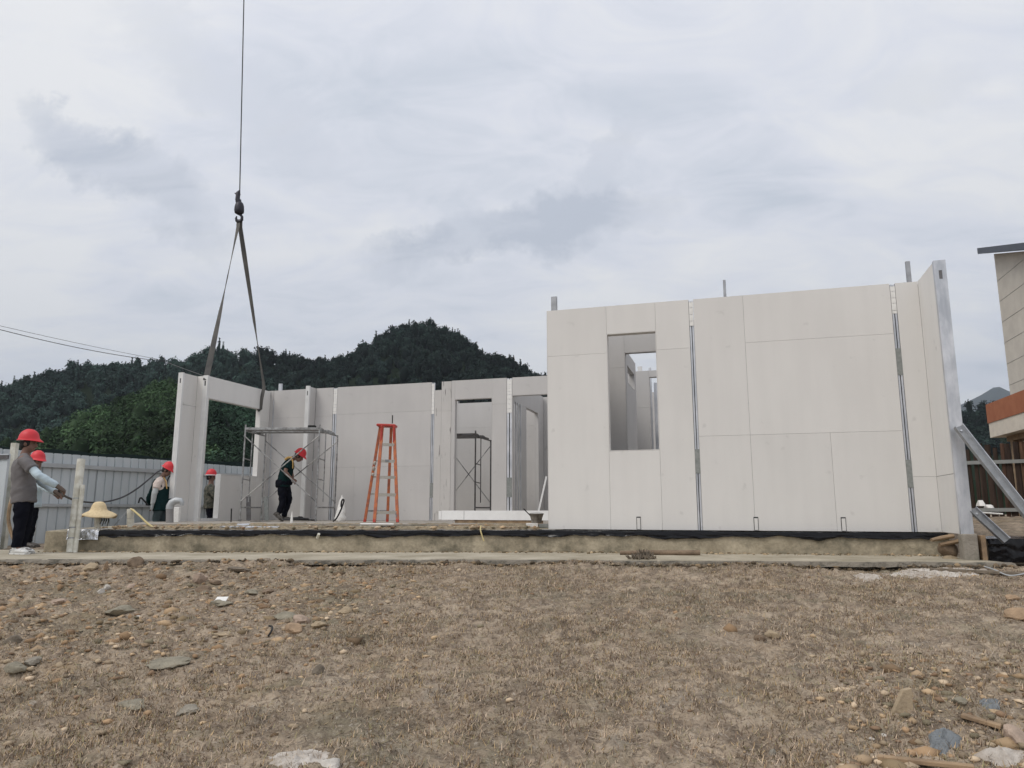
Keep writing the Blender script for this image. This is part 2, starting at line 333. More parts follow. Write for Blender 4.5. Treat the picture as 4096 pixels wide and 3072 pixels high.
hs_wall = mat('house_render', (0.55, 0.52, 0.46), 0.9, c2=(0.48, 0.45, 0.40), scale=2)
hs_roof = mat('house_roof', (0.085, 0.10, 0.125), 0.6)
hs_oran = mat('house_orange_band', (0.36, 0.135, 0.065), 0.8, c2=(0.30, 0.105, 0.05), scale=3)
hs_white = mat('house_cream_band', (0.66, 0.60, 0.51), 0.8)
stone_m = {k: mat('stone_' + k, c, 0.95, c2=tuple(x * 0.62 for x in c), scale=9, bump=0.008, bscale=50) for k, c in dict(
    tan=(0.42, 0.33, 0.22), brown=(0.24, 0.175, 0.12), pink=(0.47, 0.36, 0.28), grey=(0.30, 0.27, 0.22), green=(0.30, 0.27, 0.205),
    white=(0.62, 0.58, 0.52), orange=(0.44, 0.31, 0.20), dark=(0.20, 0.165, 0.125)).items()}
lime = mat('lime_crust', (0.55, 0.51, 0.46), 0.95, c2=(0.34, 0.29, 0.24), scale=7, bump=0.02, bscale=25)
film = mat('grey_film', (0.20, 0.215, 0.225), 0.35, c2=(0.12, 0.13, 0.135), scale=8, bump=0.02, bscale=20)
leaf_far = mat('far_foliage', (0.026, 0.044, 0.036), 0.9, attr=True, spec=0.08, c2=(0.015, 0.027, 0.024), scale=0.05)
leaf_near = mat('near_foliage', (0.048, 0.080, 0.046), 0.85, attr=True, spec=0.1, c2=(0.024, 0.048, 0.028), scale=0.08)
trunk_m = mat('tree_trunk', (0.05, 0.04, 0.03), 0.9)
hill_m = mat('hill_soil', (0.016, 0.024, 0.014), 1.0, spec=0.0)
mount_m = mat('mountain_forest', (0.016, 0.025, 0.020), 1.0, c2=(0.012, 0.018, 0.015), scale=0.01, spec=0.0)

# ================================================================== GROUND
def pwl(x, xs, ys): return np.interp(x, xs, ys)
def path_front(x): return pwl(x, [-14, -7.5, 0.5, 5.5, 9], [9.2, 9.15, 9.0, 8.05, 7.6])
def path_z(x): return pwl(x, [-10, 1.0, 5.2], [-0.60, -0.60, -0.565])
def ground_z(x, y):
    x = np.asarray(x, float); y = np.asarray(y, float)
    pf = path_front(x)
    d = np.clip(pf - y, 0, 9.5)
    z = path_z(x) - 0.04 - 0.099 * d
    behind = y > pf
    z = np.where(behind, -0.665, z)
    # ground behind the slab, left
    z = np.where(behind & (y > 10.9), -0.665 - np.clip((y - 10.9) * 0.012, 0, 0.05), z)
    # mound on the right behind the corner
    m = np.clip((x - 5.75) / 1.0, 0, 1) * np.clip((y - 8.6) / 1.2, 0, 1)
    z = z + m * (0.05 + 0.42 * np.clip((y - 9.5) / 6.5, 0, 1) ** 0.9 + 0.10 * fbm(x, y, 3, 0.9))
    near = np.clip(1 - (np.abs(x) - 12) / 6, 0, 1) * np.clip(1 - (y - 22) / 8, 0, 1)
    rocky = np.clip((-1.5 - x) / 2.5, 0, 1) * 0.9 + np.clip((x - 2.2) / 1.0, 0, 1) * np.clip((5.6 - y) / 1.0, 0, 1)
    rocky = 0.35 + 0.65 * np.clip(rocky, 0, 1)
    free = np.where(behind & (y < 10.9) & (x < 5.6), 0.12, 1.0)
    z = z + near * free * ((0.05 + 0.03 * rocky) * fbm(x, y, 3, 1.1) + rocky * 0.06 * fbm(x * .55 + 40, y, 4, 4.5) + (0.018 + 0.026 * rocky) * fbm(x, y + 9, 3, 16) + 0.010 * np.abs(fbm(x + 3, y, 2, 34)))
    z = z + np.where(y > 26, -0.4, 0)
    return z
def gz(x, y): return float(ground_z(np.array([x]), np.array([y]))[0])
xs = np.concatenate([-np.geomspace(7000, 16, 14), np.arange(-14, -7.4, 0.2), np.arange(-7.4, 7.4, 0.021), np.arange(7.4, 14, 0.2), np.geomspace(16, 7000, 14)])
ys = np.concatenate([[-300, -60, -20, -6, -2, 0, 1.5], np.arange(2.4, 5.5, 0.016), np.arange(5.5, 9.6, 0.022), np.arange(9.6, 22, 0.18), np.geomspace(23, 8000, 24)])
gx, gy = np.meshgrid(xs, ys); gzz = ground_z(gx, gy)
nx, ny = len(xs), len(ys)
vv = np.stack([gx.ravel(), gy.ravel(), gzz.ravel()], 1)
i0 = (np.arange(ny - 1)[:, None] * nx + np.arange(nx - 1)[None, :]).ravel()
np_obj('ground', vv, np.stack([i0, i0 + 1, i0 + nx + 1, i0 + nx], 1), ground_m, kind='structure', smooth=True)

# concrete path strip in front of the foundation
mb = MB(); n = 160; top = []; fr = []
for i in range(n + 1):
    x = -9.5 + 14.9 * i / n; f = float(path_front(x)) + 0.13 * float(fbm(np.array([x]), np.array([3.0]), 4, 1.6)[0]); z = float(path_z(x)) + 0.006 * float(fbm(np.array([x]), np.array([7.0]), 3, 3)[0])
    mb.v += [V(x, f + 0.01, z - 0.09), V(x, f, z - 0.012), V(x, f + 0.03, z), V(x, (f + 11) / 2, z + 0.004), V(x, 11.4, z)]
for i in range(n):
    for j in range(4):
        a = i * 5 + j; mb.f.append((a, a + 5, a + 6, a + 1))
pth = mb.build('path', path_m, kind='structure', base=(0, 0, 0))
# muddy broken lip of the path, the crevice shade put into its colour
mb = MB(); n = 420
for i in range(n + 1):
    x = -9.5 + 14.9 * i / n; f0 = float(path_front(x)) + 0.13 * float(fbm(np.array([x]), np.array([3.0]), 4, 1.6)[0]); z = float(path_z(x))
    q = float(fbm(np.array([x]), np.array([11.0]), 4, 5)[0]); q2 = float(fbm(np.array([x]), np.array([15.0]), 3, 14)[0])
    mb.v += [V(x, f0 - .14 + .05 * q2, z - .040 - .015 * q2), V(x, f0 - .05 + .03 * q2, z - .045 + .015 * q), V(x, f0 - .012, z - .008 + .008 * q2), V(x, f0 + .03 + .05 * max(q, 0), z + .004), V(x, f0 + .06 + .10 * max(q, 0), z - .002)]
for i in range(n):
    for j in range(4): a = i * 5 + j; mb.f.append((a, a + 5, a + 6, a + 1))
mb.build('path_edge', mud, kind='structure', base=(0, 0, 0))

# ================================================================== HOUSE FRAME
C0 = V(0.54, 10.9, 0); DS = V(0.957, -0.289, 0).normalized(); DT = V(0.289, 0.957, 0).normalized(); UP = V(0, 0, 1)
def H(s, t, z): return C0 + DS * s + DT * t + UP * z
ZT = 3.02; ZF = -0.25; ZW = -0.28
# foundation slab
def prism(mb, poly, z0, z1):
    k = len(poly); mb.add([V(p[0], p[1], z0) for p in poly] + [V(p[0], p[1], z1) for p in poly],
        [tuple(range(k - 1, -1, -1)), tuple(range(k, 2 * k))] + [(i, (i + 1) % k, k + (i + 1) % k, k + i) for i in range(k)])
edge = [V(-6.8, 10.85, 0), V(0.35, 10.74, 0)] + [H(s, -0.10, 0) for s in (0.0, 5.18)]
fp = [tuple(p[:2]) for p in edge] + [tuple(H(5.18, 9.2, 0)[:2]), tuple(H(-9.6, 9.2, 0)[:2]), (-8.25, 16.9), (-7.15, 11.9)]
mb = MB(); prism(mb, fp, -1.0, -0.305)
fo = mb.build('foundation', concrete, kind='structure', base=(0, 0, 0), bevel=0.015)
# inner floor
mb = MB()
fin = [(-6.9, 13.3), (0.4, 13.0), tuple(H(0.16, 1.0, 0)[:2]), tuple(H(0.16, 0.2, 0)[:2]), tuple(H(5.0, 0.2, 0)[:2]), tuple(H(5.0, 9.0, 0)[:2]), tuple(H(-8.9, 9.0, 0)[:2]), (-8.0, 16.4)]
prism(mb, fin, -0.304, ZF - 0.002)
mb.build('floor', screed, kind='structure', base=(0, 0, 0))
# crumbly soil and rubble along the front of the slab
m_x = np.arange(-6.5, 0.5, 0.035); m_y = np.arange(11.25, 14.2, 0.05)
ax, ay = np.meshgrid(m_x, m_y)
yy = (ay - 11.25) / 2.95
xx = np.clip((ax + 6.5) / 0.8, 0, 1) * np.clip((0.5 - ax) / 0.3, 0, 1)
zz = -0.315 + xx * np.clip(yy * 7, 0, 1) * np.clip((1 - yy) * 5, 0.75, 1) * (0.045 + 0.035 * np.clip(fbm(ax, ay, 3, 1.3) + 0.3, 0, 1) + 0.03 * fbm(ax, ay, 3, 8))
k = len(m_x); i0 = (np.arange(len(m_y) - 1)[:, None] * k + np.arange(k - 1)[None, :]).ravel()
np_obj('rubble_bed', np.stack([ax.ravel(), ay.ravel(), zz.ravel()], 1), np.stack([i0, i0 + 1, i0 + k + 1, i0 + k], 1), rubble_m, kind='stuff', label='band of loose rubble and soil along the front of the slab', smooth=True)

# black plastic sheet over the slab edge
def edge_pt(d):
    for a, b in zip(edge[:-1], edge[1:]):
        l = (b - a).length
        if d <= l or b is edge[-1]: return a + (b - a) * min(d / l, 1.0), (b - a).normalized()
        d -= l
total = sum((b - a).length for a, b in zip(edge[:-1], edge[1:]))
def plastic(d0, d1, label, base_drop=0.10, seed=0.0, mt=sheet, name='plastic_sheet', back=0.42, lift=0.0):
    mb = MB(); n = max(8, int((d1 - d0) / 0.035)); rows = 11
    for i in range(n + 1):
        d = d0 + (d1 - d0) * i / n; p, t = edge_pt(d); o = V(t.y, -t.x, 0)   # outward
        a = lambda s, y: float(fbm(np.array([d * s + seed]), np.array([y]), 3, 1.0)[0])
        drop = base_drop + 0.035 * a(2.2, 1) + 0.02 * a(8, 2)
        for j in range(rows):
            w = 0.014 * a(8, j * 0.7 + 3) + 0.016 * a(3.5, j * .4)
            if j < 4:   # lying on top
                mb.v.append(p - o * (back * (3 - j) / 3 + 0.0) + UP * (-0.298 + abs(w) * 0.8 + lift) + (o * 0.012 if j == 3 else V(0, 0, 0)))
            else:
                f = (j - 3) / (rows - 4)
                mb.v.append(p + o * (0.018 + abs(w) * 1.5 * f + lift) + UP * (-0.303 - drop * f))
    for i in range(n):
        for j in range(rows - 1):
            a = i * rows + j; mb.f.append((a, a + rows, a + rows + 1, a + 1))
    return mb.build(name, mt, label=label, cat='plastic sheet' if mt is sheet else 'foil', smooth=True)
plastic(0.75, 7.05, 'long black plastic sheet folded over the slab edge in front of the scaffold and ladder', 0.078)
plastic(7.0, total - 0.02, 'black plastic sheet tucked under the big front wall', 0.072, 31.0, lift=0.004)
plastic(0.34, 0.80, 'crinkled silver foil draped over the slab corner beside the leaning pipes', 0.14, 11.0, foil, 'foil_sheet', lift=0.012)

# ================================================================== WALL PANELS
def panel(label, O, ud, nd, th, rects, openings=(), mt=None, group=None, backs=True, cat='wall panel'):
    O = Vector(O); root = empty('wall_panel', O, label, cat, group); g = 0.0013; bt = 0.012
    cm = MB()
    def slab(mb, r, n0, n1, gap):
        u0, u1, z0, z1 = r; c = O + ud * ((u0 + u1) / 2) + nd * ((n0 + n1) / 2) + UP * ((z0 + z1) / 2 - O.z)
        mb.obox(c, ud * ((u1 - u0) / 2 - gap), nd * (abs(n1 - n0) / 2), UP * ((z1 - z0) / 2 - gap)); return mb
    for r in rects:
        slab(cm, r[:4], -bt - 0.001, -th + bt + 0.001, 0.0005)
        slab(MB(), r[:4], 0, -bt, g).build('board', (r[4] if len(r) > 4 else None) or mt or board, root)
        if backs: slab(MB(), r[:4], -th + bt, -th, g).build('board', mt or board, root)
    cm.build('frame', core, root)
    e = 0.004
    for (u0, u1, z0, z1, sill) in openings:
        ta, tb = 0.003, -th - 0.003
        slab(MB(), (u0, u0 + 0.008, z0 + 0.001, z1 - 0.001), ta, tb, 0).build('reveal', mt or board, root)
        slab(MB(), (u1 - 0.008, u1, z0 + 0.001, z1 - 0.001), ta, tb, 0).build('reveal', mt or board, root)
        slab(MB(), (u0 + 0.009, u1 - 0.009, z1 - 0.009, z1 - 0.001), ta - 0.001, tb + 0.001, 0).build('reveal', mt or board, root)
        if sill: slab(MB(), (u0 + 0.009, u1 - 0.009, z0 + 0.001, z0 + 0.009), ta - 0.001, tb + 0.001, 0).build('sill', mt or board, root)
    return root
def channel(root, O, ud, nd, w, depth, z0, z1, mt=None, name='steel_channel', holes=True, lip=0.018, sub=None):
    """C-section: web facing nd (proud at n=0), flanges going back, with an oval-ish punched hole near the top"""
    O = Vector(O); mb = MB(); t = 0.004
    def b(u0, u1, n0, n1, za, zb): mb.obox(O + ud * ((u0 + u1) / 2) + nd * ((n0 + n1) / 2) + UP * ((za + zb) / 2 - O.z), ud * (abs(u1 - u0) / 2), nd * (abs(n1 - n0) / 2), UP * ((zb - za) / 2))
    if holes:
        hz0, hz1 = z1 - 0.24, z1 - 0.13; h0, h1 = w * 0.36, w * 0.64
        b(0, w, 0, -t, z0, hz0); b(0, w, 0, -t, hz1, z1); b(0, h0, 0, -t, hz0, hz1); b(h1, w, 0, -t, hz0, hz1)
    else: b(0, w, 0, -t, z0, z1)
    b(0, t, -t, -depth, z0, z1); b(w - t, w, -t, -depth, z0, z1)
    b(w * 0.30, w * 0.34, 0.003, 0, z0, z1 - 0.3); b(w * 0.66, w * 0.70, 0.003, 0, z0, z1 - 0.3)
    return mb.build(name, mt or steel, root)
def joint(root, s0, s1, O, ud, nd, foam_z, patches, z0, z1, wide=None):
    """recessed steel joint between two panels: channel, foam blocks at the top, mortar patches"""
    O = Vector(O)
    def b(mb, u0, u1, n0, n1, za, zb): return mb.obox(O + ud * ((u0 + u1) / 2) + nd * ((n0 + n1) / 2) + UP * ((za + zb) / 2 - O.z), ud * (abs(u1 - u0) / 2), nd * (abs(n1 - n0) / 2), UP * ((zb - za) / 2))
    w = s1 - s0
    mb = MB(); b(mb, s0 + 0.003, s0 + 0.40 * w, -0.008, -0.05, z0, z1 - 0.01); b(mb, s0 + 0.58 * w, s1 - 0.003, -0.008, -0.05, z0, z1 - 0.01)
    mb.build('joint_channel', steel, root)
    b(MB(), s0 + 0.38 * w, s0 + 0.60 * w, -0.028, -0.06, z0, z1 - 0.02).build('joint_gap', dark, root)
    z = z1 - 0.03; k = 0
    while z > foam_z:
        h = 0.07 + 0.05 * random.random(); b(MB(), s0 + 0.002, s1 - 0.002, -0.002 + 0.003 * random.random(), -0.007, max(z - h, foam_z), z - 0.006).build('foam_block', foam, root); z -= h; k += 1
    for za, zb in patches: b(MB(), s0 - 0.001, s1 + 0.003, 0.003, -0.007, za, zb).build('mortar_patch', patch, root)

ND = -DT   # faces the camera
# --- front wall, left panel with the window
g_front = 'panels of the front wall'
wA = panel('front wall panel with a tall window opening, left end of the near wall', H(0, 0, ZW), DS, ND, 0.13,
    [(0, .912, ZW, 2.30), (0, .912, 2.30, ZT), (.912, 1.64, 2.59, ZT), (.912, 1.64, ZW, .84), (1.64, 2.122, ZW, 2.30), (1.64, 2.122, 2.30, ZT)],
    [(.912, 1.64, .84, 2.59, True)])
joint(wA, 2.124, 2.186, H(0, 0, ZW), DS, ND, 2.62, [(.50, .84)], ZW, ZT - 0.005)
MB().obox(H(-.004, .06, (ZT + ZW) / 2), DS * .003, ND * .058, UP * ((ZT - ZW) / 2)).build('edge_strip', board, wA)
wB = panel('widest front wall panel, blank, in the middle of the near wall', H(2.188, 0, ZW), DS, ND, 0.13,
    [(0, .69, ZW, 1.02), (0, .69, 1.02, ZT), (.69, 1.712, ZW, 1.02), (1.712, 2.59, ZW, 1.02), (.69, 2.59, 1.02, 2.325), (.69, 2.59, 2.325, ZT)])
joint(wB, 2.592, 2.654, H(2.188, 0, ZW), DS, ND, 2.60, [(1.76, 2.12), (.28, .64)], ZW, ZT - 0.005)
wC = panel('narrow corner panel at the right end of the near wall, returning towards the camera', H(4.844, 0, ZW), DS, ND, 0.13, [(0, .276, ZW, .42), (0, .276, .42, ZT)])
O = H(5.12, .012, ZW)
# its return: boards facing left
def sub_boards(root, O, ud, nd, th, rects, mt=None):
    O = Vector(O); cm = MB()
    for r in rects:
        u0, u1, z0, z1 = r
        f = lambda n0, n1, gp: MB().obox(O + ud * ((u0 + u1) / 2) + nd * ((n0 + n1) / 2) + UP * ((z0 + z1) / 2 - O.z), ud * ((u1 - u0) / 2 - gp), nd * (abs(n1 - n0) / 2), UP * ((z1 - z0) / 2 - gp))
        f(0, -.012, .003).build('board', mt or board, root); f(-th + .012, -th, .003).build('board', mt or board, root)
        q = f(-.013, -th + .013, .0005); cm.add(q.v, q.f)
    cm.build('frame', core, root)
sub_boards(wC, O, -DT, -DS, .13, [(.014, .84, ZW, .42), (.014, .84, .42, ZT)])
channel(wC, H(5.118, -.845 + .012, ZW), DS, ND, .134, .06, ZW, ZT + .01)
MB().obox(H(5.185, -.80, ZT - .18), DS * .05, DT * .012, UP * .10).build('channel_hole', dark, wC)
# base cut-outs with their anchor clips
for s, g in ((1.28, wA), (2.86, wB), (3.95, wB)):
    MB().obox(H(s + .03, -.0025, ZW + .095), DS * .030, DT * .0025, UP * .088).build('cut_out', dark, g)
    MB().obox(H(s + .031, -.007, ZW + .088), DS * .023, DT * .003, UP * .079).build('anchor_clip', board, g)
# studs sticking up above the wall
for s, t, h, wd in ((.02, .20, .28, .085), (2.62, .55, .42, .035), (5.05, .22, .36, .05)):
    m2 = MB(); m2.obox(H(s + wd / 2, t, (ZT + h + .2) / 2), DS * wd / 2, DT * .004, UP * (ZT + h - .2) / 2)
    m2.obox(H(s, t + .02, (ZT + h + .2) / 2), DS * .003, DT * .02, UP * (ZT + h - .2) / 2); m2.obox(H(s + wd, t + .02, (ZT + h + .2) / 2), DS * .003, DT * .02, UP * (ZT + h - .2) / 2)
    lab = {.02: 'galvanised stud rising above the left end of the front wall', 2.62: 'thin galvanised stud rising above the middle of the front wall', 5.05: 'galvanised stud rising above the right corner of the front wall'}[s]
    # stands on the floor behind the wall
    m2.obox(H(s + wd / 2, t, (ZF + .2) / 2), DS * wd / 2, DT * .004, UP * (.2 - ZF) / 2)
    m2.build('steel_stud', steel_g, label=lab, cat='stud', group='steel studs rising above the front wall')
# --- rooms behind the front wall
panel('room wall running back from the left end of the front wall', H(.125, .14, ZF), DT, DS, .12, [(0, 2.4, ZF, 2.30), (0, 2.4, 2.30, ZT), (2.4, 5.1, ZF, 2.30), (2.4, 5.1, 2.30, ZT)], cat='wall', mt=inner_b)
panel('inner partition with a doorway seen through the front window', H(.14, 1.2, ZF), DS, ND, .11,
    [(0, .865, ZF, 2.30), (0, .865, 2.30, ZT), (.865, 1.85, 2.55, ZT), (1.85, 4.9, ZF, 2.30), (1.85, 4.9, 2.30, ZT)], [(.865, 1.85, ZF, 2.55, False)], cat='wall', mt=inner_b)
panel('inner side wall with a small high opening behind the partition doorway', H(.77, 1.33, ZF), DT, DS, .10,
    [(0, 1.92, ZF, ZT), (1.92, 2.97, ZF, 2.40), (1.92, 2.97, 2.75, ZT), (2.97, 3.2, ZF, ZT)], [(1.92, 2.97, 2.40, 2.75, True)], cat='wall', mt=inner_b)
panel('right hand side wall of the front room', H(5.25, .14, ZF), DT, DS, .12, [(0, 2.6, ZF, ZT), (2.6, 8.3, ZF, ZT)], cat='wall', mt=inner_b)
# --- middle wall
g_mid = None
T5 = 5.4
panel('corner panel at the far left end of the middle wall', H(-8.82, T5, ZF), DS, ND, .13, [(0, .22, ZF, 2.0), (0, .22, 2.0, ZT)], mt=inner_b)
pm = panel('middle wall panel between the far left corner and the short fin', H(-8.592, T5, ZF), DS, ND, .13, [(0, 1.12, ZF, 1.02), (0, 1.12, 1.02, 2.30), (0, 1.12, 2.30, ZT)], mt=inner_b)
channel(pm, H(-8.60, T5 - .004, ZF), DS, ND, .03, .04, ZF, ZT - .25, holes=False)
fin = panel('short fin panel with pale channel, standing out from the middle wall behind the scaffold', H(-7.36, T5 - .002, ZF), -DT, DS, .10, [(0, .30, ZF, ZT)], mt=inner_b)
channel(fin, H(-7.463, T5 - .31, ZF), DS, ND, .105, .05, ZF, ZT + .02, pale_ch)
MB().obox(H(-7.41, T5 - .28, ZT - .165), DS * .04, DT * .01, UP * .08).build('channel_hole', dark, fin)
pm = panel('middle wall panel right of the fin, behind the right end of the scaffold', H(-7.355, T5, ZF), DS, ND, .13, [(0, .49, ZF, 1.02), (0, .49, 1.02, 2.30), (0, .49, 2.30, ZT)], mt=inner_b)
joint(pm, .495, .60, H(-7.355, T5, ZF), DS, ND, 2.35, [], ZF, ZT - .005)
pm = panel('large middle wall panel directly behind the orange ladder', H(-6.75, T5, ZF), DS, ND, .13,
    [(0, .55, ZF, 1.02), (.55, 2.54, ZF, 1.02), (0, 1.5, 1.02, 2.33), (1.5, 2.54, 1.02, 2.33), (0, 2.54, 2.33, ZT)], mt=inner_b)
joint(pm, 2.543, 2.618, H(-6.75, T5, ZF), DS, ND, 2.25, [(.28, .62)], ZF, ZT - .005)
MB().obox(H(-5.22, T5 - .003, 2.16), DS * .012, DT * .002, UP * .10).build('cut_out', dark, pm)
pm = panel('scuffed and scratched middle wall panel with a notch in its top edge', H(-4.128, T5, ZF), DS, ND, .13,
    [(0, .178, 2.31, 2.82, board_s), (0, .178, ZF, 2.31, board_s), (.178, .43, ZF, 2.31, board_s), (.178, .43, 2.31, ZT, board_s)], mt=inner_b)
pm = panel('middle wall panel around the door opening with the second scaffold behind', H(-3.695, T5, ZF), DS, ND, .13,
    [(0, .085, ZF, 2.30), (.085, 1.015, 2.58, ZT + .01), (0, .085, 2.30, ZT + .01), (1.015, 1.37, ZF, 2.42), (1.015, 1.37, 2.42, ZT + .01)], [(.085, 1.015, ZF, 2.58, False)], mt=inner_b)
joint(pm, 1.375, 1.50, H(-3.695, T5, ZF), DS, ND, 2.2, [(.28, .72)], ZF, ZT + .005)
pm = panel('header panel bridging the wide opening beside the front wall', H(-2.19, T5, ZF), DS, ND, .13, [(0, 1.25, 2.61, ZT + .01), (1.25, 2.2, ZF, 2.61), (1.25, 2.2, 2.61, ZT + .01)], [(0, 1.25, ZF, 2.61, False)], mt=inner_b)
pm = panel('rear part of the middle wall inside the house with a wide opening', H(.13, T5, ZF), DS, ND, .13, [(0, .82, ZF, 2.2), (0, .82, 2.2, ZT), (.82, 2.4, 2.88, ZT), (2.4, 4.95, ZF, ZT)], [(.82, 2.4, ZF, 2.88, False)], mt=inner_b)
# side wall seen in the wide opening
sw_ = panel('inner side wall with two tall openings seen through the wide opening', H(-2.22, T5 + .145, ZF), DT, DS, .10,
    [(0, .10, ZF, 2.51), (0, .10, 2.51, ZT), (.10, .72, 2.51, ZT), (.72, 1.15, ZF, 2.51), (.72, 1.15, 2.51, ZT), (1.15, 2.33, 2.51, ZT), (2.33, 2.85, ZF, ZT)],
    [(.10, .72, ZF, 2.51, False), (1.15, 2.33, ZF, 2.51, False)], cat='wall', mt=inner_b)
for k_ in range(4):
    a = T5 + .17 + k_ * .19
    m2 = MB().obox(H(-2.205, a, (ZF + 2.5) / 2), DS * .012, DT * .03, UP * (2.5 - ZF) / 2); m2.build('stud', steel, sw_)
# steel post group in inner opening
m2 = MB()
ps = empty('steel_post_cluster', H(.8, 6.3, ZF), 'pale galvanised posts standing in the room behind the inner openings', 'posts')
for k_, (s, wd, h) in enumerate(((.60, .10, 3.30), (.735, .05, 3.1), (.83, .06, 3.3), (.93, .07, 2.95))):
    channel(ps, H(s, 6.3 + k_ * .1, ZF), DS, ND, wd, .05, ZF, h, steel if k_ else pale_ch, 'post', holes=(k_ == 0), lip=0)
# far wall
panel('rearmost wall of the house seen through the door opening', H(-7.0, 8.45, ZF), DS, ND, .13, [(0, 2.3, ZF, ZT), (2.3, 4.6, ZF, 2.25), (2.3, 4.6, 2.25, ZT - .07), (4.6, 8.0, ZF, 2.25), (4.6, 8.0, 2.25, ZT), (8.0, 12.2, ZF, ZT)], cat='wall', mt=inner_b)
# --- side wall being set by the crane (left)
ZS = -0.27
hangs = panel('side wall panel with large window opening and narrow door gap, held by the crane slings', H(-8.69, 3.04, ZS), DT, DS, .13,
    [(.0, .06, ZS, ZT - .02), (.06, 1.99, 2.50, ZT - .02), (.645, 1.99, ZS, .80), (1.99, 2.355, ZS, .80), (1.99, 2.355, .80, 2.2), (1.99, 2.355, 2.2, ZT - .02)],
    [(.06, 1.99, .802, 2.50, False)])
MB().obox(H(-8.75, 3.04 + .645 - .006, (ZS + .8) / 2), DS * .07, DT * .006, UP * (.8 - ZS) / 2).build('reveal', pale_ch, hangs)
MB().obox(H(-8.75, 3.04 + 1.31, .808), DS * .066, DT * .66, UP * .006).build('sill', pale_ch, hangs)
MB().obox(H(-8.75, 3.04 + .35, ZS + .04), DS * .06, DT * .28, UP * .04).build('bottom_rail', pale_ch, hangs)
jog = panel('narrow stepped panel with two pale channels at the far left end of the house', H(-8.97, 3.03, ZS), DS, ND, .13, [(0, .16, ZS, 2.3), (0, .16, 2.3, ZT - .02)])
channel(jog, H(-8.808, 3.015, ZS), DS, ND, .125, .05, ZS, ZT - .01, pale_ch)
MB().obox(H(-8.745, 3.05, ZT - .19), DS * .04, DT * .01, UP * .08).build('channel_hole', dark, jog)
sub_boards(jog, H(-8.97, 3.03, ZS), -DT, DS, .12, [(.0, .46, ZS - .10, 2.3), (.0, .46, 2.3, ZT - .02)])
channel(jog, H(-9.092, 2.56, ZS), DS, ND, .125, .05, ZS - .10, ZT - .01, pale_ch)
MB().obox(H(-9.03, 2.59, ZT - .19), DS * .04, DT * .01, UP * .08).build('channel_hole', dark, jog)
channel(empty('steel_stud', H(-8.6, 5.7, ZF), 'short pale stud showing above the middle wall near its left end', 'stud'), H(-8.62, 5.62, ZF), DS, ND, .09, .05, ZF, ZT + .22, steel, 'stud_web', holes=False)
# ================================================================== HILLS, TREES
def ridge_fn(us, vs):
    rs = [(u - 512) / F / 0.99 for u in us]; es = [slope(v) for v in vs]
    return lambda r: np.interp(r, rs, es)
far_e = ridge_fn([-900, -300, 0, 28, 70, 111, 153, 181, 200, 221, 231, 250, 287, 324, 345, 370, 393, 426, 456, 477, 509, 532, 560, 640, 900, 965, 985, 1024, 1300, 1900],
                 [450, 425, 397, 390, 376, 375, 374, 370, 363, 358, 364, 361, 367, 370, 368, 351, 339, 332, 344, 361, 371, 381, 396, 414, 420, 418, 415, 415, 430, 460])
near_e = ridge_fn([-900, -300, 0, 40, 70, 93, 139, 181, 220, 280, 350, 420, 520, 700, 1900], [486, 480, 468, 460, 446, 427, 404, 392, 405, 445, 470, 475, 478, 480, 480])
def hill(name, efn, y0, yr, r0, r1, z0=-1.0, nr=200, nk=44, power=1.25, back=1.5):
    rr = np.linspace(r0, r1, nr); kk = np.linspace(0, 1, nk)
    rg, kg = np.meshgrid(rr, kk)
    yv = y0 + (yr - y0) * kg; zt = efn(rg) * yr
    zz = z0 + (zt - z0) * kg ** power * (1 + 0.0 * kg)
    bump = fbm(rg * 22, kg * 5, 4, 1.0) * 0.09 * (zt - z0) * np.sin(np.pi * np.clip(kg, 0, 1)) ; zz = zz + bump
    kb = np.linspace(0, 1, 8)[1:]; rb, kb2 = np.meshgrid(rr, kb)
    yb = yr + (yr * back - yr) * kb2; zb = z0 + (efn(rb) * yr - z0) * (1 - kb2) ** 1.3
    yv = np.vstack([yv, yb]); zz = np.vstack([zz, zb]); rg = np.vstack([rg, rb])
    n2 = yv.shape[0]
    i0 = (np.arange(n2 - 1)[:, None] * nr + np.arange(nr - 1)[None, :]).ravel()
    np_obj(name, np.stack([(rg * yv).ravel(), yv.ravel(), zz.ravel()], 1), np.stack([i0, i0 + 1, i0 + nr + 1, i0 + nr], 1), hill_m if yr < 2000 else mount_m, kind='structure', smooth=True)
    def at(r, k):
        zt = efn(r) * yr; return (y0 + (yr - y0) * k), z0 + (zt - z0) * k ** power + fbm(r * 22, k * 5, 4, 1.0) * 0.09 * (zt - z0) * np.sin(np.pi * k)
    return at
at_far = hill('hills', far_e, 210, 420, -1.6, 1.7)
at_near = hill('hillside', near_e, 90, 190, -1.6, 0.75)
mt_e = ridge_fn([-900, 500, 940, 965, 982, 998.6, 1012, 1030, 1080, 1200, 1400, 2200], [440, 425, 412, 403, 395, 385.5, 392, 399, 392, 398, 420, 440])
hill('mountains', mt_e, 2600, 4600, -1.7, 1.8, nr=400, power=1.1)

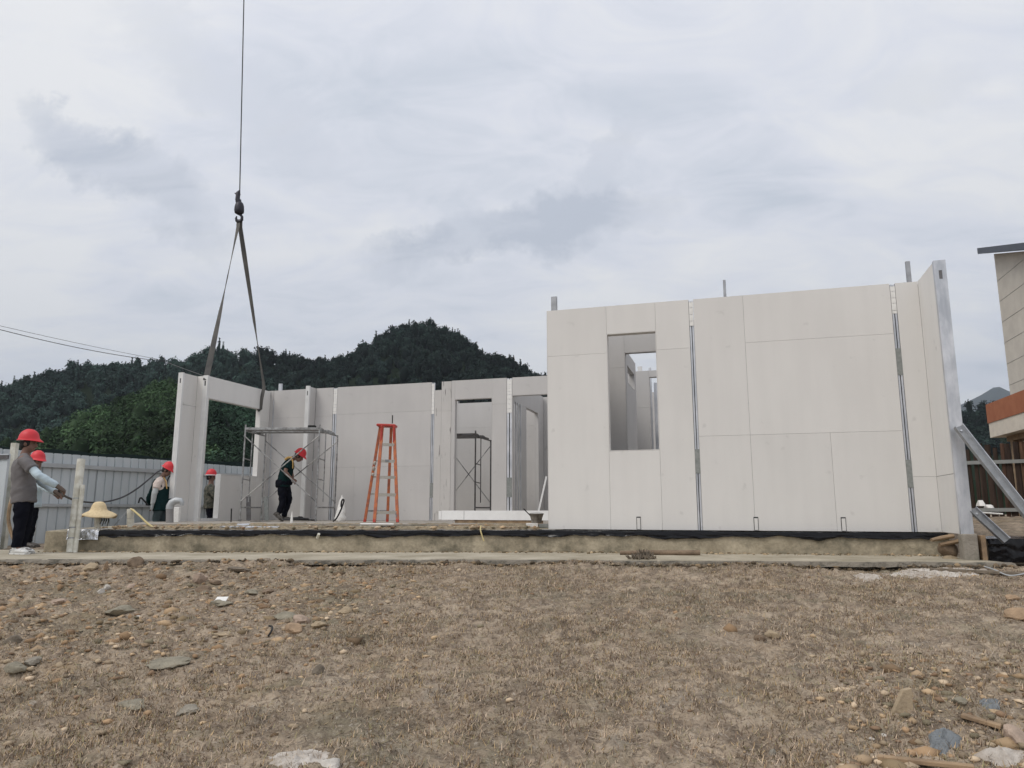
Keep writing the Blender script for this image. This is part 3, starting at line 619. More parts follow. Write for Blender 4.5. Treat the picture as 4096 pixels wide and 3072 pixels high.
def leaf_cloud(n, rx, rz, zc, size, lobes=6, seed=0, flat=0.5, conic=False):
    g = np.random.default_rng(seed)
    if conic:
        h = g.random(n) ** 1.25; rad = (1 - h) ** 0.8 * rx * (0.55 + 0.55 * g.random(n)); th = g.random(n) * 6.283
        layers = 0.75 + 0.25 * np.sin(h * 34)
        p = np.stack([rad * layers * np.cos(th), rad * layers * np.sin(th), zc - rz + 2 * rz * h], 1)
        nrm = np.stack([np.cos(th), np.sin(th), np.full(n, 0.9)], 1)
        shade = 0.75 + 0.5 * g.random(n)
    else:
        lc = g.normal(size=(lobes, 3)); lc /= np.linalg.norm(lc, axis=1)[:, None]; lc[:, 2] = np.abs(lc[:, 2]) * 1.0 - 0.2
        lc = lc * np.array([rx * .55, rx * .55, rz * .6]); lr = 0.42 + 0.25 * g.random(lobes)
        w = g.integers(0, lobes, n); d = g.normal(size=(n, 3)); d /= np.linalg.norm(d, axis=1)[:, None]; d[:, 2] = np.abs(d[:, 2]) * 0.9 - 0.15
        p = lc[w] + d * (lr[w] * (0.8 + 0.35 * g.random(n)))[:, None] * np.array([rx, rx, rz]); p[:, 2] += zc
        nrm = d + np.array([0, 0, 0.4]); shade = (0.7 + 0.6 * g.random(lobes))[w] * (0.8 + 0.4 * g.random(n))
    nrm += g.normal(size=(n, 3)) * 0.45; nrm /= np.linalg.norm(nrm, axis=1)[:, None]
    t = np.cross(nrm, g.normal(size=(n, 3))); t /= np.linalg.norm(t, axis=1)[:, None]; b = np.cross(nrm, t)
    s = size * (0.6 + 0.8 * g.random(n))[:, None]
    q = np.stack([p - t * s, p - b * s * flat - nrm * 0.0, p + t * s, p + b * s * flat], 1).reshape(-1, 3)
    f = np.arange(4 * n).reshape(n, 4)
    return q, f, np.repeat(shade, 4)
def core(rx, rz, zc, seed=0):
    g = np.random.default_rng(seed); nu, nv = 7, 5; vs = []; 
    for i in range(nv + 1):
        th = math.pi * i / nv
        for j in range(nu): vs.append([rx * math.sin(th) * math.cos(6.283 * j / nu), rx * math.sin(th) * math.sin(6.283 * j / nu), zc + rz * math.cos(th)])
    vs = np.array(vs) ; vs[:, :2] *= (0.85 + 0.3 * g.random((len(vs), 1)))
    fs = [[i * nu + j, (i + 1) * nu + j, (i + 1) * nu + (j + 1) % nu, i * nu + (j + 1) % nu] for i in range(nv) for j in range(nu)]
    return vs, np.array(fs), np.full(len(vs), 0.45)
def tmpl(kind, n, seed, ls=1.0):
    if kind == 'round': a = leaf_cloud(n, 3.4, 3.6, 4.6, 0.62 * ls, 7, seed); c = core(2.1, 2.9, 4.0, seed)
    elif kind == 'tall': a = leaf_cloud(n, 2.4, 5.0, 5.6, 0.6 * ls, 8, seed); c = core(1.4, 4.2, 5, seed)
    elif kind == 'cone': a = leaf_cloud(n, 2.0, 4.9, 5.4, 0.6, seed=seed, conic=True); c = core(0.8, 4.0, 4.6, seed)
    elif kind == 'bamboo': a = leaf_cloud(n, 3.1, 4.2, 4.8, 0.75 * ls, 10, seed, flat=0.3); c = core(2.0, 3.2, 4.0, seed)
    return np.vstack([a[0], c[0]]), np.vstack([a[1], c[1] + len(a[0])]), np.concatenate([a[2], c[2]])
def forest(name, label, at, rs, ks, kinds, nleaf, scale, mt, tintf, lsz=1.0, zoff=-1.2):
    T = [tmpl(k, nleaf, i, lsz) for i, k in enumerate(kinds)]
    Vs, Fs, As = [], [], []; off = 0
    y, z = at(rs, ks); x = rs * y
    for i in range(len(rs)):
        v, f, a = T[rng.integers(len(T))]; s = scale * (0.62 + 0.52 * rng.random() ** 1.3); th = rng.random() * 6.283; c, s_ = math.cos(th), math.sin(th)
        q = v * s; q = np.stack([q[:, 0] * c - q[:, 1] * s_, q[:, 0] * s_ + q[:, 1] * c, q[:, 2] * (0.85 + 0.3 * rng.random())], 1) + np.array([x[i], y[i], z[i] + zoff])
        Vs.append(q); Fs.append(f + off); off += len(v); tb = tintf(rs[i], ks[i]) * (0.65 + 0.7 * rng.random()); As.append(a[:, None] * np.array(tb)[None, :])
    np_obj(name, np.vstack(Vs), np.vstack(Fs), mt, attr=np.vstack(As), kind='stuff', label=label)
n = 2600
ks = 1 - rng.random(n) ** 1.6; ks = np.concatenate([ks, np.full(420, 1.0) - rng.random(420) * 0.03]); rs = rng.random(len(ks)) * 1.05 - 0.95
k3 = 1 - rng.random(240) * 0.5; r3 = 0.50 + rng.random(240) * 0.32
forest('far_forest', 'dark forest covering the hills behind the site', at_far, np.concatenate([rs, r3]), np.concatenate([ks, k3]), ['round', 'round', 'tall', 'round', 'round', 'round', 'bamboo', 'cone'], 90, 1.12, leaf_far,
       lambda r, k: np.array([1.0, 1.0, 1.0]) * (1.7 if r < -0.36 else 0.95 + 0.5 * float(fbm(np.array([r * 14]), np.array([k * 3]), 2, 1.0)[0])))  # left hills tinted lighter: haze over them put into the foliage colour
n = 820
ks = 0.12 + 0.88 * rng.random(n) ** 0.8; rs = rng.random(n) * 0.60 - 0.86
forest('near_forest', 'brighter green bamboo and trees covering the lower hillside at left', at_near, rs, ks, ['round', 'bamboo', 'bamboo', 'tall', 'round'], 340, 0.88, leaf_near,
       lambda r, k: np.array([1.0, 1.0, 1.0]) * (0.40 + 1.3 * float(np.clip(fbm(np.array([r * 12]), np.array([k * 2.5]), 3, 1.0)[0] + 0.45, 0, 1))) * (np.array([1.1, 1.12, 0.9]) if r < -0.42 else np.array([.75, .8, .85])), lsz=0.55)
# trees standing out on the skyline
def sky_tree(u, v_top, h, kind, label, Yr=416, gname='trees standing out on the skyline'):
    p = P(u, v_top, Yr); root = empty({'cone': 'conifer_tree', 'sparse': 'sparse_tree', 'round': 'broadleaf_tree'}[kind], (p.x, p.y, p.z - h), label, 'tree', gname)
    MB().loft([V(p.x, p.y, p.z - h), V(p.x + .2, p.y, p.z - h * .6), V(p.x, p.y, p.z - h * 0.25)], [.30, .2, .05], 6).build('trunk', trunk_m, root)
    k = dict(cone=(h * .30, True, 260, 0.6), sparse=(h * .52, False, 260, 0.5), round=(h * .5, False, 300, 0.6))[kind]
    a, f, sh = leaf_cloud(k[2], k[0], h * .46, h * .53, k[3], 9, int(u), conic=k[1])
    me = np_obj('crown', a, f, leaf_far, attr=np.repeat(sh[:, None], 3, 1)); me.parent = root; BASE[me] = BASE[root]
    if kind == 'sparse':
        for q in range(9):
            th = q * 0.7; z = h * (0.35 + .07 * q)
            MB().tube(V(p.x, p.y, p.z - h + z), V(p.x + math.cos(th) * h * .3, p.y + math.sin(th) * h * .2, p.z - h + z + h * .1), .12, .03, 5).build('branch', trunk_m, root)
for a in [(243, 348, 14, 'sparse', 'sparse open crowned tree on the skyline left of the right sling'), (256, 350, 12, 'sparse', 'pale thin tree on the skyline just behind the right sling'),
          (527.5, 366, 9, 'cone', 'small pointed conifer at the far right foot of the peaked hill'), (221, 350, 13, 'round', 'tall rounded tree on the skyline just right of the left sling'),
          (172, 362, 9, 'cone', 'pointed conifer on the left ridge where the power line meets the hill'), (183, 362, 9, 'cone', 'pointed conifer on the left ridge a little right of the power line'),
          (270, 357, 9, 'cone', 'pointed conifer in the saddle between the sling and the peaked hill'), (287, 358, 10, 'cone', 'larger conifer in the saddle left of the peaked hill'),
          (379, 339, 11, 'round', 'bushy tree halfway up the left shoulder of the peaked hill'), (400, 328, 12, 'sparse', 'ragged tree at the left edge of the hill summit'),
          (420, 323, 12, 'sparse', 'ragged tree on the middle of the hill summit'), (436, 324, 11, 'sparse', 'open crowned tree on the summit right of the middle one'),
          (453, 330, 12, 'round', 'leaning tree at the right edge of the hill summit'), (465, 341, 8, 'cone', 'thin conifer on the right shoulder of the peaked hill'),
          (355, 351, 9, 'round', 'low bushy tree at the left foot of the peaked hill'), (498, 361, 8, 'round', 'round topped tree low on the right slope of the peaked hill'), (62, 374, 9, 'round', 'rounded tree on the far left ridge')]:
    sky_tree(*a)
# ================================================================== METAL FENCE LEFT
fa, fb = V(-11.6, 10.6, 0), V(-4.6, 25.6, 0)
fd = (fb - fa).normalized(); fn = V(fd.y, -fd.x, 0); FB, FT = -0.78, 1.16
fence = empty('metal_fence', fa + UP * FB, 'long pale blue grey corrugated metal fence behind the workers', 'fence')
L_ = (fb - fa).length; SW = 0.80; k = 0
while k * SW < L_:
    m2 = MB(); prof = []
    for q in range(4):
        x0 = k * SW + q * 0.2
        prof += [(x0, 0), (x0 + 0.010, 0.025), (x0 + 0.168, 0.025), (x0 + 0.180, 0)]
    prof.append((k * SW + 0.796, 0)); dz = 0.012 * math.sin(k * 5.1)
    for (x, d) in prof:
        p = fa + fd * x + fn * d
        m2.v += [p + UP * FB, p + UP * (FT + dz + (0.0 if d > 0.01 else -0.012))]
    for q in range(len(prof) - 1): a = 2 * q; m2.f.append((a, a + 2, a + 3, a + 1))
    so = m2.build('sheet', fence_m, fence); sm = so.modifiers.new('s', 'SOLIDIFY'); sm.thickness = 0.002
    k += 1
for z, hgt in ((0.90, 0.085), (0.09, 0.06)):
    MB().obox((fa + fb) / 2 + fn * 0.065 + UP * z, fd * L_ / 2, fn * 0.028, UP * hgt / 2).build('rail', rail_m, fence)
for x in (2.9, 6.0, 9.1, 12.2, 15.3):
    MB().obox(fa + fd * x + fn * -0.03 + UP * 0.1, fd * .03, fn * .03, UP * 0.9).build('post', rail_m, fence)
# dark net behind the fence
m2 = MB(); n = 70
for i in range(n + 1):
    x = L_ * i / n; sg = 0.05 + 0.02 * math.sin(i * .9) + 0.10 * i / n
    for zz_ in (-0.3, 0.5, FT + sg): m2.v.append(fa + fd * x - fn * (0.25 + 0.03 * math.sin(i * 1.7 + zz_)) + UP * zz_)
for i in range(n):
    for j in range(2): a = i * 3 + j; m2.f.append((a, a + 3, a + 4, a + 1))
m2.build('shade_net', net_m, label='dark green netting stretched behind the top of the metal fence', cat='netting')
# left end: bluish gate leaf, white post
p0 = P(12, 470, 13.0)
m2 = MB().obox(V(p0.x, p0.y, 0.22), V(.045, 0, 0), V(0, .045, 0), UP * 0.95); m2.build('fence_post', pvc, label='pale upright post at the left edge behind the man in the grey shirt', cat='post')
gt = empty('gate_leaf', P(2, 545, 12.6), 'blue grey metal gate leaf cut off by the left edge of the photo', 'gate')
q0 = P(-30, 470, 12.9); q1 = P(8, 470, 12.6); dd = (q1 - q0).normalized()
for i in range(6):
    c = q0 + (q1 - q0) * ((i + .5) / 6); MB().obox(V(c.x, c.y, .13), dd * ((q1 - q0).length / 12 - .004), V(-dd.y, dd.x, 0) * (.012 + .01 * (i % 2)), UP * .82).build('board', fence_m, gt)
MB().obox(V((q0.x + q1.x) / 2, (q0.y + q1.y) / 2 - .03, .90), dd * (q1 - q0).length / 2, V(0, .02, 0), UP * .035).build('rail', scaf_d, gt)
# ================================================================== BARK FENCE AND HOUSE RIGHT
bf = empty('wooden_fence', P(985, 515, 19), 'rustic fence of upright dark bark slabs right of the house', 'fence')
A_, B_ = V(9.6, 20.2, 0), V(13.0, 18.3, 0); C_ = V(13.4, 13.8, 0)
def slabs(a, b, z0, z1, prefer):
    d = (b - a); l = d.length; d.normalize(); nn = V(d.y, -d.x, 0); x = 0
    while x < l:
        wd = 0.09 + 0.08 * random.random(); c = a + d * (x + wd / 2)
        h = z1 + random.uniform(-.10, .08); tilt = random.uniform(-.02, .02)
        m2 = MB(); m2.loft([c + UP * z0, c + d * tilt * .5 + UP * ((z0 + h) / 2), c + d * tilt + UP * h], [(wd * .5, .022), (wd * .48, .025), (wd * .42, .018)], 7, ref=d)
        m2.build('board', bark[random.choices((0, 1, 2), prefer)[0]], bf); x += wd + random.choice((.004, .01, .03))
slabs(A_, B_, -0.45, 1.62, (6, 3, 1)); slabs(B_ + V(.1, -.05, 0), C_, -0.45, 1.72, (2, 5, 3))  # right run gets paler slabs: its lit look is put into their colours
for a, b, z in ((A_, B_, 1.18), (A_, B_, -0.02), (B_, C_, 1.25), (B_, C_, 0.1)):
    d = (b - a).normalized(); nn = V(d.y, -d.x, 0)
    MB().bar(a + nn * .06 * (1 if nn.y < 0 else -1) + UP * z, b + nn * .06 * (1 if nn.y < 0 else -1) + UP * (z + .02), .09, .04).build('rail', plank_rail, bf)
MB().bar(B_ + V(-.06, -.1, -.45), B_ + V(-.06, -.1, 1.75), .10, .10).build('post', bark[2], bf)
# house
hb = empty('house', V(15.2, 22, -0.6), 'pale rendered house with dark roof and orange balcony band at the right edge', 'house')
hd = V(-.27, -.963, 0).normalized(); ho = V(15.2, 22, 0); hn = V(hd.y, -hd.x, 0)
hn = -hn if hn.x < 0 else hn      # into the house (+x)
def hq(t, d, z): return ho + hd * t + hn * d + UP * z
m2 = MB(); SL = 0.31
vs = [hq(0, 0, -.6), hq(7, 0, -.6), hq(7, 0, 7.95 - 7 * SL), hq(0, 0, 7.95)]
m2.add(vs + [v + hn * 7 for v in vs], [(0, 1, 2, 3), (7, 6, 5, 4), (0, 4, 5, 1), (3, 2, 6, 7), (0, 3, 7, 4), (1, 5, 6, 2)]).build('wall', hs_wall, hb)
for i in range(8):     # shallow render joints
    z = 7.3 - i * .66
    MB().obox(hq(2.6, -.004, z - .25), (hd * 2.6 + UP * .0), hn * .004, UP * .003).build('joint', plank_rail, hb)
m2 = MB(); ov = .38
vs = [hq(-.2, -ov, 7.99 + .2 * SL), hq(7.3, -ov, 7.99 - 7.3 * SL), hq(7.3, 7, 7.99 - 7.3 * SL), hq(-.2, 7, 7.99 + .2 * SL)]
m2.add(vs + [v + UP * .20 for v in vs], [(3, 2, 1, 0), (4, 5, 6, 7), (0, 1, 5, 4), (1, 2, 6, 5), (2, 3, 7, 6), (3, 0, 4, 7)]).build('roof', hs_roof, hb)
bo = V(13.1, 20, 0)
def bq(t, d, z): return bo + hd * t + hn * d + UP * z
def bslab(t0, t1, d0, d1, z0, z1, nm, m_):
    MB().obox(bq((t0 + t1) / 2, (d0 + d1) / 2, (z0 + z1) / 2), hd * (t1 - t0) / 2, hn * (d1 - d0) / 2, UP * (z1 - z0) / 2).build(nm, m_, hb)
bslab(0, 6, 0, 3.2, 2.34, 2.86, 'balcony_band', hs_oran); bslab(0.02, 6, 0.02, 3.2, 1.94, 2.34, 'balcony_fascia', hs_white)
bslab(.35, 6, .30, 3.1, 1.80, 1.938, 'beam', wood); bslab(.5, .72, .32, .54, -.5, 1.80, 'post', wood)
bslab(.6, 6, 1.5, 3.2, -.6, 1.79, 'lower_wall', bark[0])
# ================================================================== CRANE LOAD AND WIRES
hp = P(239.4, 213, 17.1)
cb = empty('crane_hook', hp + UP * -.3, 'black crane hook block on its steel rope high above the scaffold', 'hook')
ptop = P(246.5, -120, 17.1); MB().tube(P(239.6, 197, 17.1), ptop, .014, n=6).build('rope', wire_m, cb)
k0, k1, k2 = P(238.2, 193, 17.1), P(237.6, 199, 17.1), P(239.3, 203, 17.1)
MB().loft([P(239.6, 190.5, 17.1), k0, k1, P(238.4, 201, 17.1), k2], [.02, .055, .06, .075, .06], 8).build('swivel', hook_m, cb, smooth=True)
MB().loft([P(234.8, 193.2, 17.1), P(237.2, 194.5, 17.1), P(239.6, 193, 17.1)], [.012, .04, .05], 6).build('clamp', hook_m, cb)
MB().loft([P(239.5, 202, 17.1), P(239.5, 203.5, 17.1), P(239.4, 206.5, 17.1), P(239.2, 210, 17.1), P(239.2, 212.8, 17.1), P(239.2, 214.5, 17.1)], [(.05, .05), (.09, .09), (.115, .10), (.122, .11), (.112, .10), (.05, .05)], 12, ref=(1, 0, 0)).build('block', hook_m, cb, smooth=True)
hc = P(239.1, 218.3, 17.1); pts = [hc + V(.075 * math.cos(t), 0, .095 * math.sin(t)) for t in [R(x) for x in (80, 50, 20, -20, -60, -100, -140, -180, -215)]]
MB().loft([P(239.2, 213, 17.1)] + pts, [.03, .03, .032, .035, .04, .042, .04, .036, .03, .012], 8, ref=(0, 1, 0)).build('hook', hook_m, cb, smooth=True)
def sling(pts, widths, tw, label):
    m2 = MB(); m2.loft(pts, [(w_, .008) for w_ in widths], 8, twist=tw, ref=(1, 0, 0)); return m2.build('lifting_sling', sling_m, label=label, cat='sling', group='two flat slings on the crane hook', smooth=True)
h0 = P(239.2, 221, 17.1)
t1 = H(-8.75, 3.06, ZT + .0); t2 = P(256, 388.5, 18.15)
f = lambda a, b, x: a + (b - a) * x
sling([h0 + V(-.02, 0, .04)] + [f(h0, t1, x) for x in (.04, .2, .38, .45, .6, .75, .9, 1.0)] + [H(-8.75, 3.01, ZT - .12)], [.05, .05, .05, .05, .05, .06, .065, .07, .07, .05], [0, .3, .9, 1.35, 1.2, .5, .2, .0, .0, 0], 'flat grey lifting sling running from the hook down to the left post of the wall')
t2b = H(-8.60, 4.98, ZT + .03)
sling([h0 + V(.03, 0, .04)] + [f(h0, t2b, x) for x in (.04, .2, .4, .6, .72, .85, .97, 1.0)] + [H(-8.655, 4.98, ZT - .3), H(-8.665, 4.98, 2.50), H(-8.75, 4.98, 2.47)], [.05, .06, .065, .06, .055, .05, .045, .05, .05, .05, .05, .05], [0, .2, .2, .4, .6, 1.1, .9, .5, .3, .2, .2, .2], 'flat grey lifting sling running from the hook to the window header and down over it')
def sag(a, b, s, n=24): return [a + (b - a) * (i / n) - UP * s * 4 * (i / n) * (1 - i / n) for i in range(n + 1)]
pw = empty('power_line', P(0, 325, 45), 'pair of thin drooping power wires crossing the sky at upper left', 'wires')
MB().loft(sag(P(-60, 313, 40), P(165, 361.5, 58), 0.35), [.024] * 25, 5).build('wire', wire_m, pw)
MB().loft(sag(P(-60, 311.5, 40), P(165, 360.5, 58), 0.12), [.014] * 25, 5).build('wire', wire_m, pw)
MB().loft(sag(P(165, 361.5, 58), P(300, 402, 72), 0.3), [.022] * 25, 5).build('wire', steel_d, pw)
# ================================================================== SCAFFOLDS, LADDER
def scaffold(F0, F1, B0, B1, zf, h, label, mt, front_brace=True, only_right=False, platform=True):
    root = empty('scaffold', F0, label, 'scaffold'); r = .019
    F0, F1, B0, B1 = [V(p[0], p[1], zf) for p in (F0, F1, B0, B1)]
    dl = (B0 - F0); 
    for a, b in ((F0, B0), (F1, B1)):
        for p, top in ((a, h + .12), (b, h + (.10 if a is F0 else .0))):
            MB().tube(p, p + UP * top, r, n=8).build('post', mt, root, smooth=True)
            MB().tube(p, p + UP * .04, .034, n=8).build('foot', mt, root)
        MB().tube(a + UP * (h - .02), b + UP * (h - .02), r, n=8).build('top_bar', mt, root, smooth=True)
        MB().tube(a + UP * .30, b + UP * .30, r * .9, n=8).build('bottom_bar', mt, root, smooth=True)
        ip = a + (b - a) * .34
        MB().tube(ip + UP * .42, ip + UP * (h - .02), r * .7, n=6).build('inner_post', mt, root)
        for z in (.80, 1.25): MB().tube(a + UP * (z + (.12)), ip + UP * (z + .10), r * .65, n=6).build('rung', mt, root)
    for a, b in ((F0, F1), (B0, B1)):
        if a is F0 and not front_brace: continue
        o = V(0, -.03 if a is F0 else .03, 0)
        MB().loft([a + o + UP * (h - .14), (a + b) / 2 + o * 1.0 + UP * (.42 + h - .14) / 2, b + o + UP * .42], [.013] * 3, 6).build('brace', brace_m, root)
        MB().loft([a + o * 1.7 + UP * .42, (a + b) / 2 + o * 1.7 + UP * (.42 + h - .14) / 2, b + o * 1.7 + UP * (h - .14)], [.013] * 3, 6).build('brace', brace_m, root)
        for q in (a, b):
            for z in (.42, h - .14): MB().tube(q + o * .6 + UP * z, q + o * 2.2 + UP * z, .012, n=6).build('pin', mt, root)
    if platform:
        for k_ in (.12, .55):
            a = F0 + (B0 - F0) * k_ + UP * (h + .03); b = F1 + (B1 - F1) * k_ + UP * (h + .03); d = (B0 - F0).normalized()
            MB().bar(a, b, .32, .05, ref=d).build('walkway', mt, root)
            for e_ in (a, b): MB().bar(e_ - UP * .03, e_ + d * .3 - UP * .03, .05, .07).build('walkway_hook', mt, root)
    return root
sA = scaffold(P(240.5, 510, 16.2), P(316.0, 510, 16.2), P(261.5, 510, 17.35), P(334.6, 510, 17.35), ZF, 2.0, 'grey tubular scaffold frame around the bending worker, left of the ladder', scaf)
p = P(311, 431.5, 16.3); MB().box((p.x - .08, p.y, ZF + 2.05), (p.x + .08, p.y + .14, ZF + 2.12)).build('scaffold_clamp', dark, label='small black clamp lying on the scaffold walkway near its right post', cat='clamp', bevel=.01)
sB = scaffold(P(430, 500, 18.2), P(475, 500, 18.0), P(446, 500, 19.3), P(490.5, 500, 19.2), ZF, 2.06, 'dark scaffold frame standing in the room behind the door opening', scaf_d, front_brace=False)
# ladder
ld = empty('step_ladder', P(381, 522, 15.1), 'orange step ladder with red top standing before the middle wall', 'ladder'); zl = ZF + .0
hl = 1.95
fl, fr_ = P(374.3, 522, 14.7), P(397.6, 522, 14.85); bl, br = P(364.7, 522, 15.5), P(387.3, 522, 15.65)
for q in (fl, fr_, bl, br): q.z = zl
tl, tr = P(382.3, 428, 15.05), P(394.0, 428.5, 15.15); tbl, tbr = P(380.2, 428, 15.25), P(391.2, 428.5, 15.35)
for q in (tl, tr, tbl, tbr): q.z = zl + hl
xd = (fr_ - fl).normalized()
for a, b, nm in ((fl, tl, 'front_rail'), (fr_, tr, 'front_rail'), (bl, tbl, 'rear_rail'), (br, tbr, 'rear_rail')):
    MB().bar(a, b, .045, .062 if nm[0] == 'f' else .055, ref=(0, 1, 0)).build(nm, orange, ld, bevel=.004)
    MB().bar(a, a + (b - a) * .03, .075, .05, ref=(0, 1, 0)).build('foot', red_cap, ld)
for i, x in enumerate((.105, .285, .465, .635, .81)):
    a = f(fl, tl, x); b = f(fr_, tr, x)
    MB().bar(a + V(0, .02, 0), b + V(0, .02, 0), .075, .028, ref=(0, 1, .0)).build('step', stepm, ld, bevel=.004)
    MB().obox((a + b) / 2 + V(0, -.02, -.012), (b - a) / 2 * .92, V(0, .004, 0), UP * .03).build('step_lip', stepm, ld)
    if i in (0, 1, 2, 3):
        a = f(bl, tbl, x + .01); b = f(br, tbr, x + .01); MB().bar(a, b, .03, .03, ref=(0, 1, 0)).build('rear_rung', stepm if i else scaf, ld)
MB().obox((tl + tr + tbl + tbr) / 4 + UP * .03, xd * .20, V(.0, .14, 0), UP * .028).build('top_cap', red_cap, ld, bevel=.02)
for a, b in ((tl, fl), (tr, fr_)):
    MB().obox(f(a, b, .08), xd * .022, V(0, .05, 0), UP * .17).build('hinge_bracket', red_cap, ld, bevel=.01)
for a, b, x in ((fl, tl, .12), (fr_, tr, .12)):
    s_ = 1 if a is fl else -1; q = f(a, b, .11)
    MB().loft([f(a, b, .02) + V(0, -.01, 0), f(a, b, .06) + xd * s_ * .01 + V(0, -.01, 0), q + xd * s_ * .05 + V(0, -.01, -.01), q + xd * s_ * .09 + V(0, -.01, .015)], [.014] * 4, 6).build('corner_brace', steel_d, ld)
q = (f(fl, tl, .635) + f(fr_, tr, .635)) / 2; MB().obox(q + V(0, -.03, 0), xd * .04, V(0, .003, 0), UP * .022).build('sticker', steel_d, ld)
for z_, k_ in ((.50, .035), (.56, .05), (.62, .045)):
    q = f(bl, tbl, z_) + V(.02, -.06, 0); MB().ell(q, .035, .04, k_, nu=8, nv=6).build('mortar_splash', lime, ld)
# ================================================================== PEOPLE
def remesh(mb, name, mt, parent, base, voxel, smooth=3, disp=0.0, dseed=0, **kw):
    o = mb.build(name, mt, base=base)
    r = o.modifiers.new('r', 'REMESH'); r.mode = 'VOXEL'; r.voxel_size = voxel; r.use_smooth_shade = True
    s = o.modifiers.new('s', 'SMOOTH'); s.factor = .5; s.iterations = smooth
    dg = bpy.context.evaluated_depsgraph_get(); me = bpy.data.meshes.new_from_object(o.evaluated_get(dg))
    o.modifiers.clear(); o.data = me
    if disp:
        n_ = len(me.vertices); co = np.empty(n_ * 3); me.vertices.foreach_get('co', co); no = np.empty(n_ * 3); me.vertices.foreach_get('normal', no)
        co = co.reshape(-1, 3); no = no.reshape(-1, 3)
        d = fbm(co[:, 0] * 1.5 + co[:, 1] + dseed, co[:, 2] * 3.2 - co[:, 0] * 1.5, 3, 5.0) * disp
        me.vertices.foreach_set('co', (co + no * d[:, None]).ravel()); me.update()
    me.polygons.foreach_set('use_smooth', [True] * len(me.polygons))
    me.materials.clear(); me.materials.append(mt)
    if parent is not None: o.parent = parent; o.location = (0, 0, 0)
    BASE[o] = Vector(base); return tag(o, **kw)
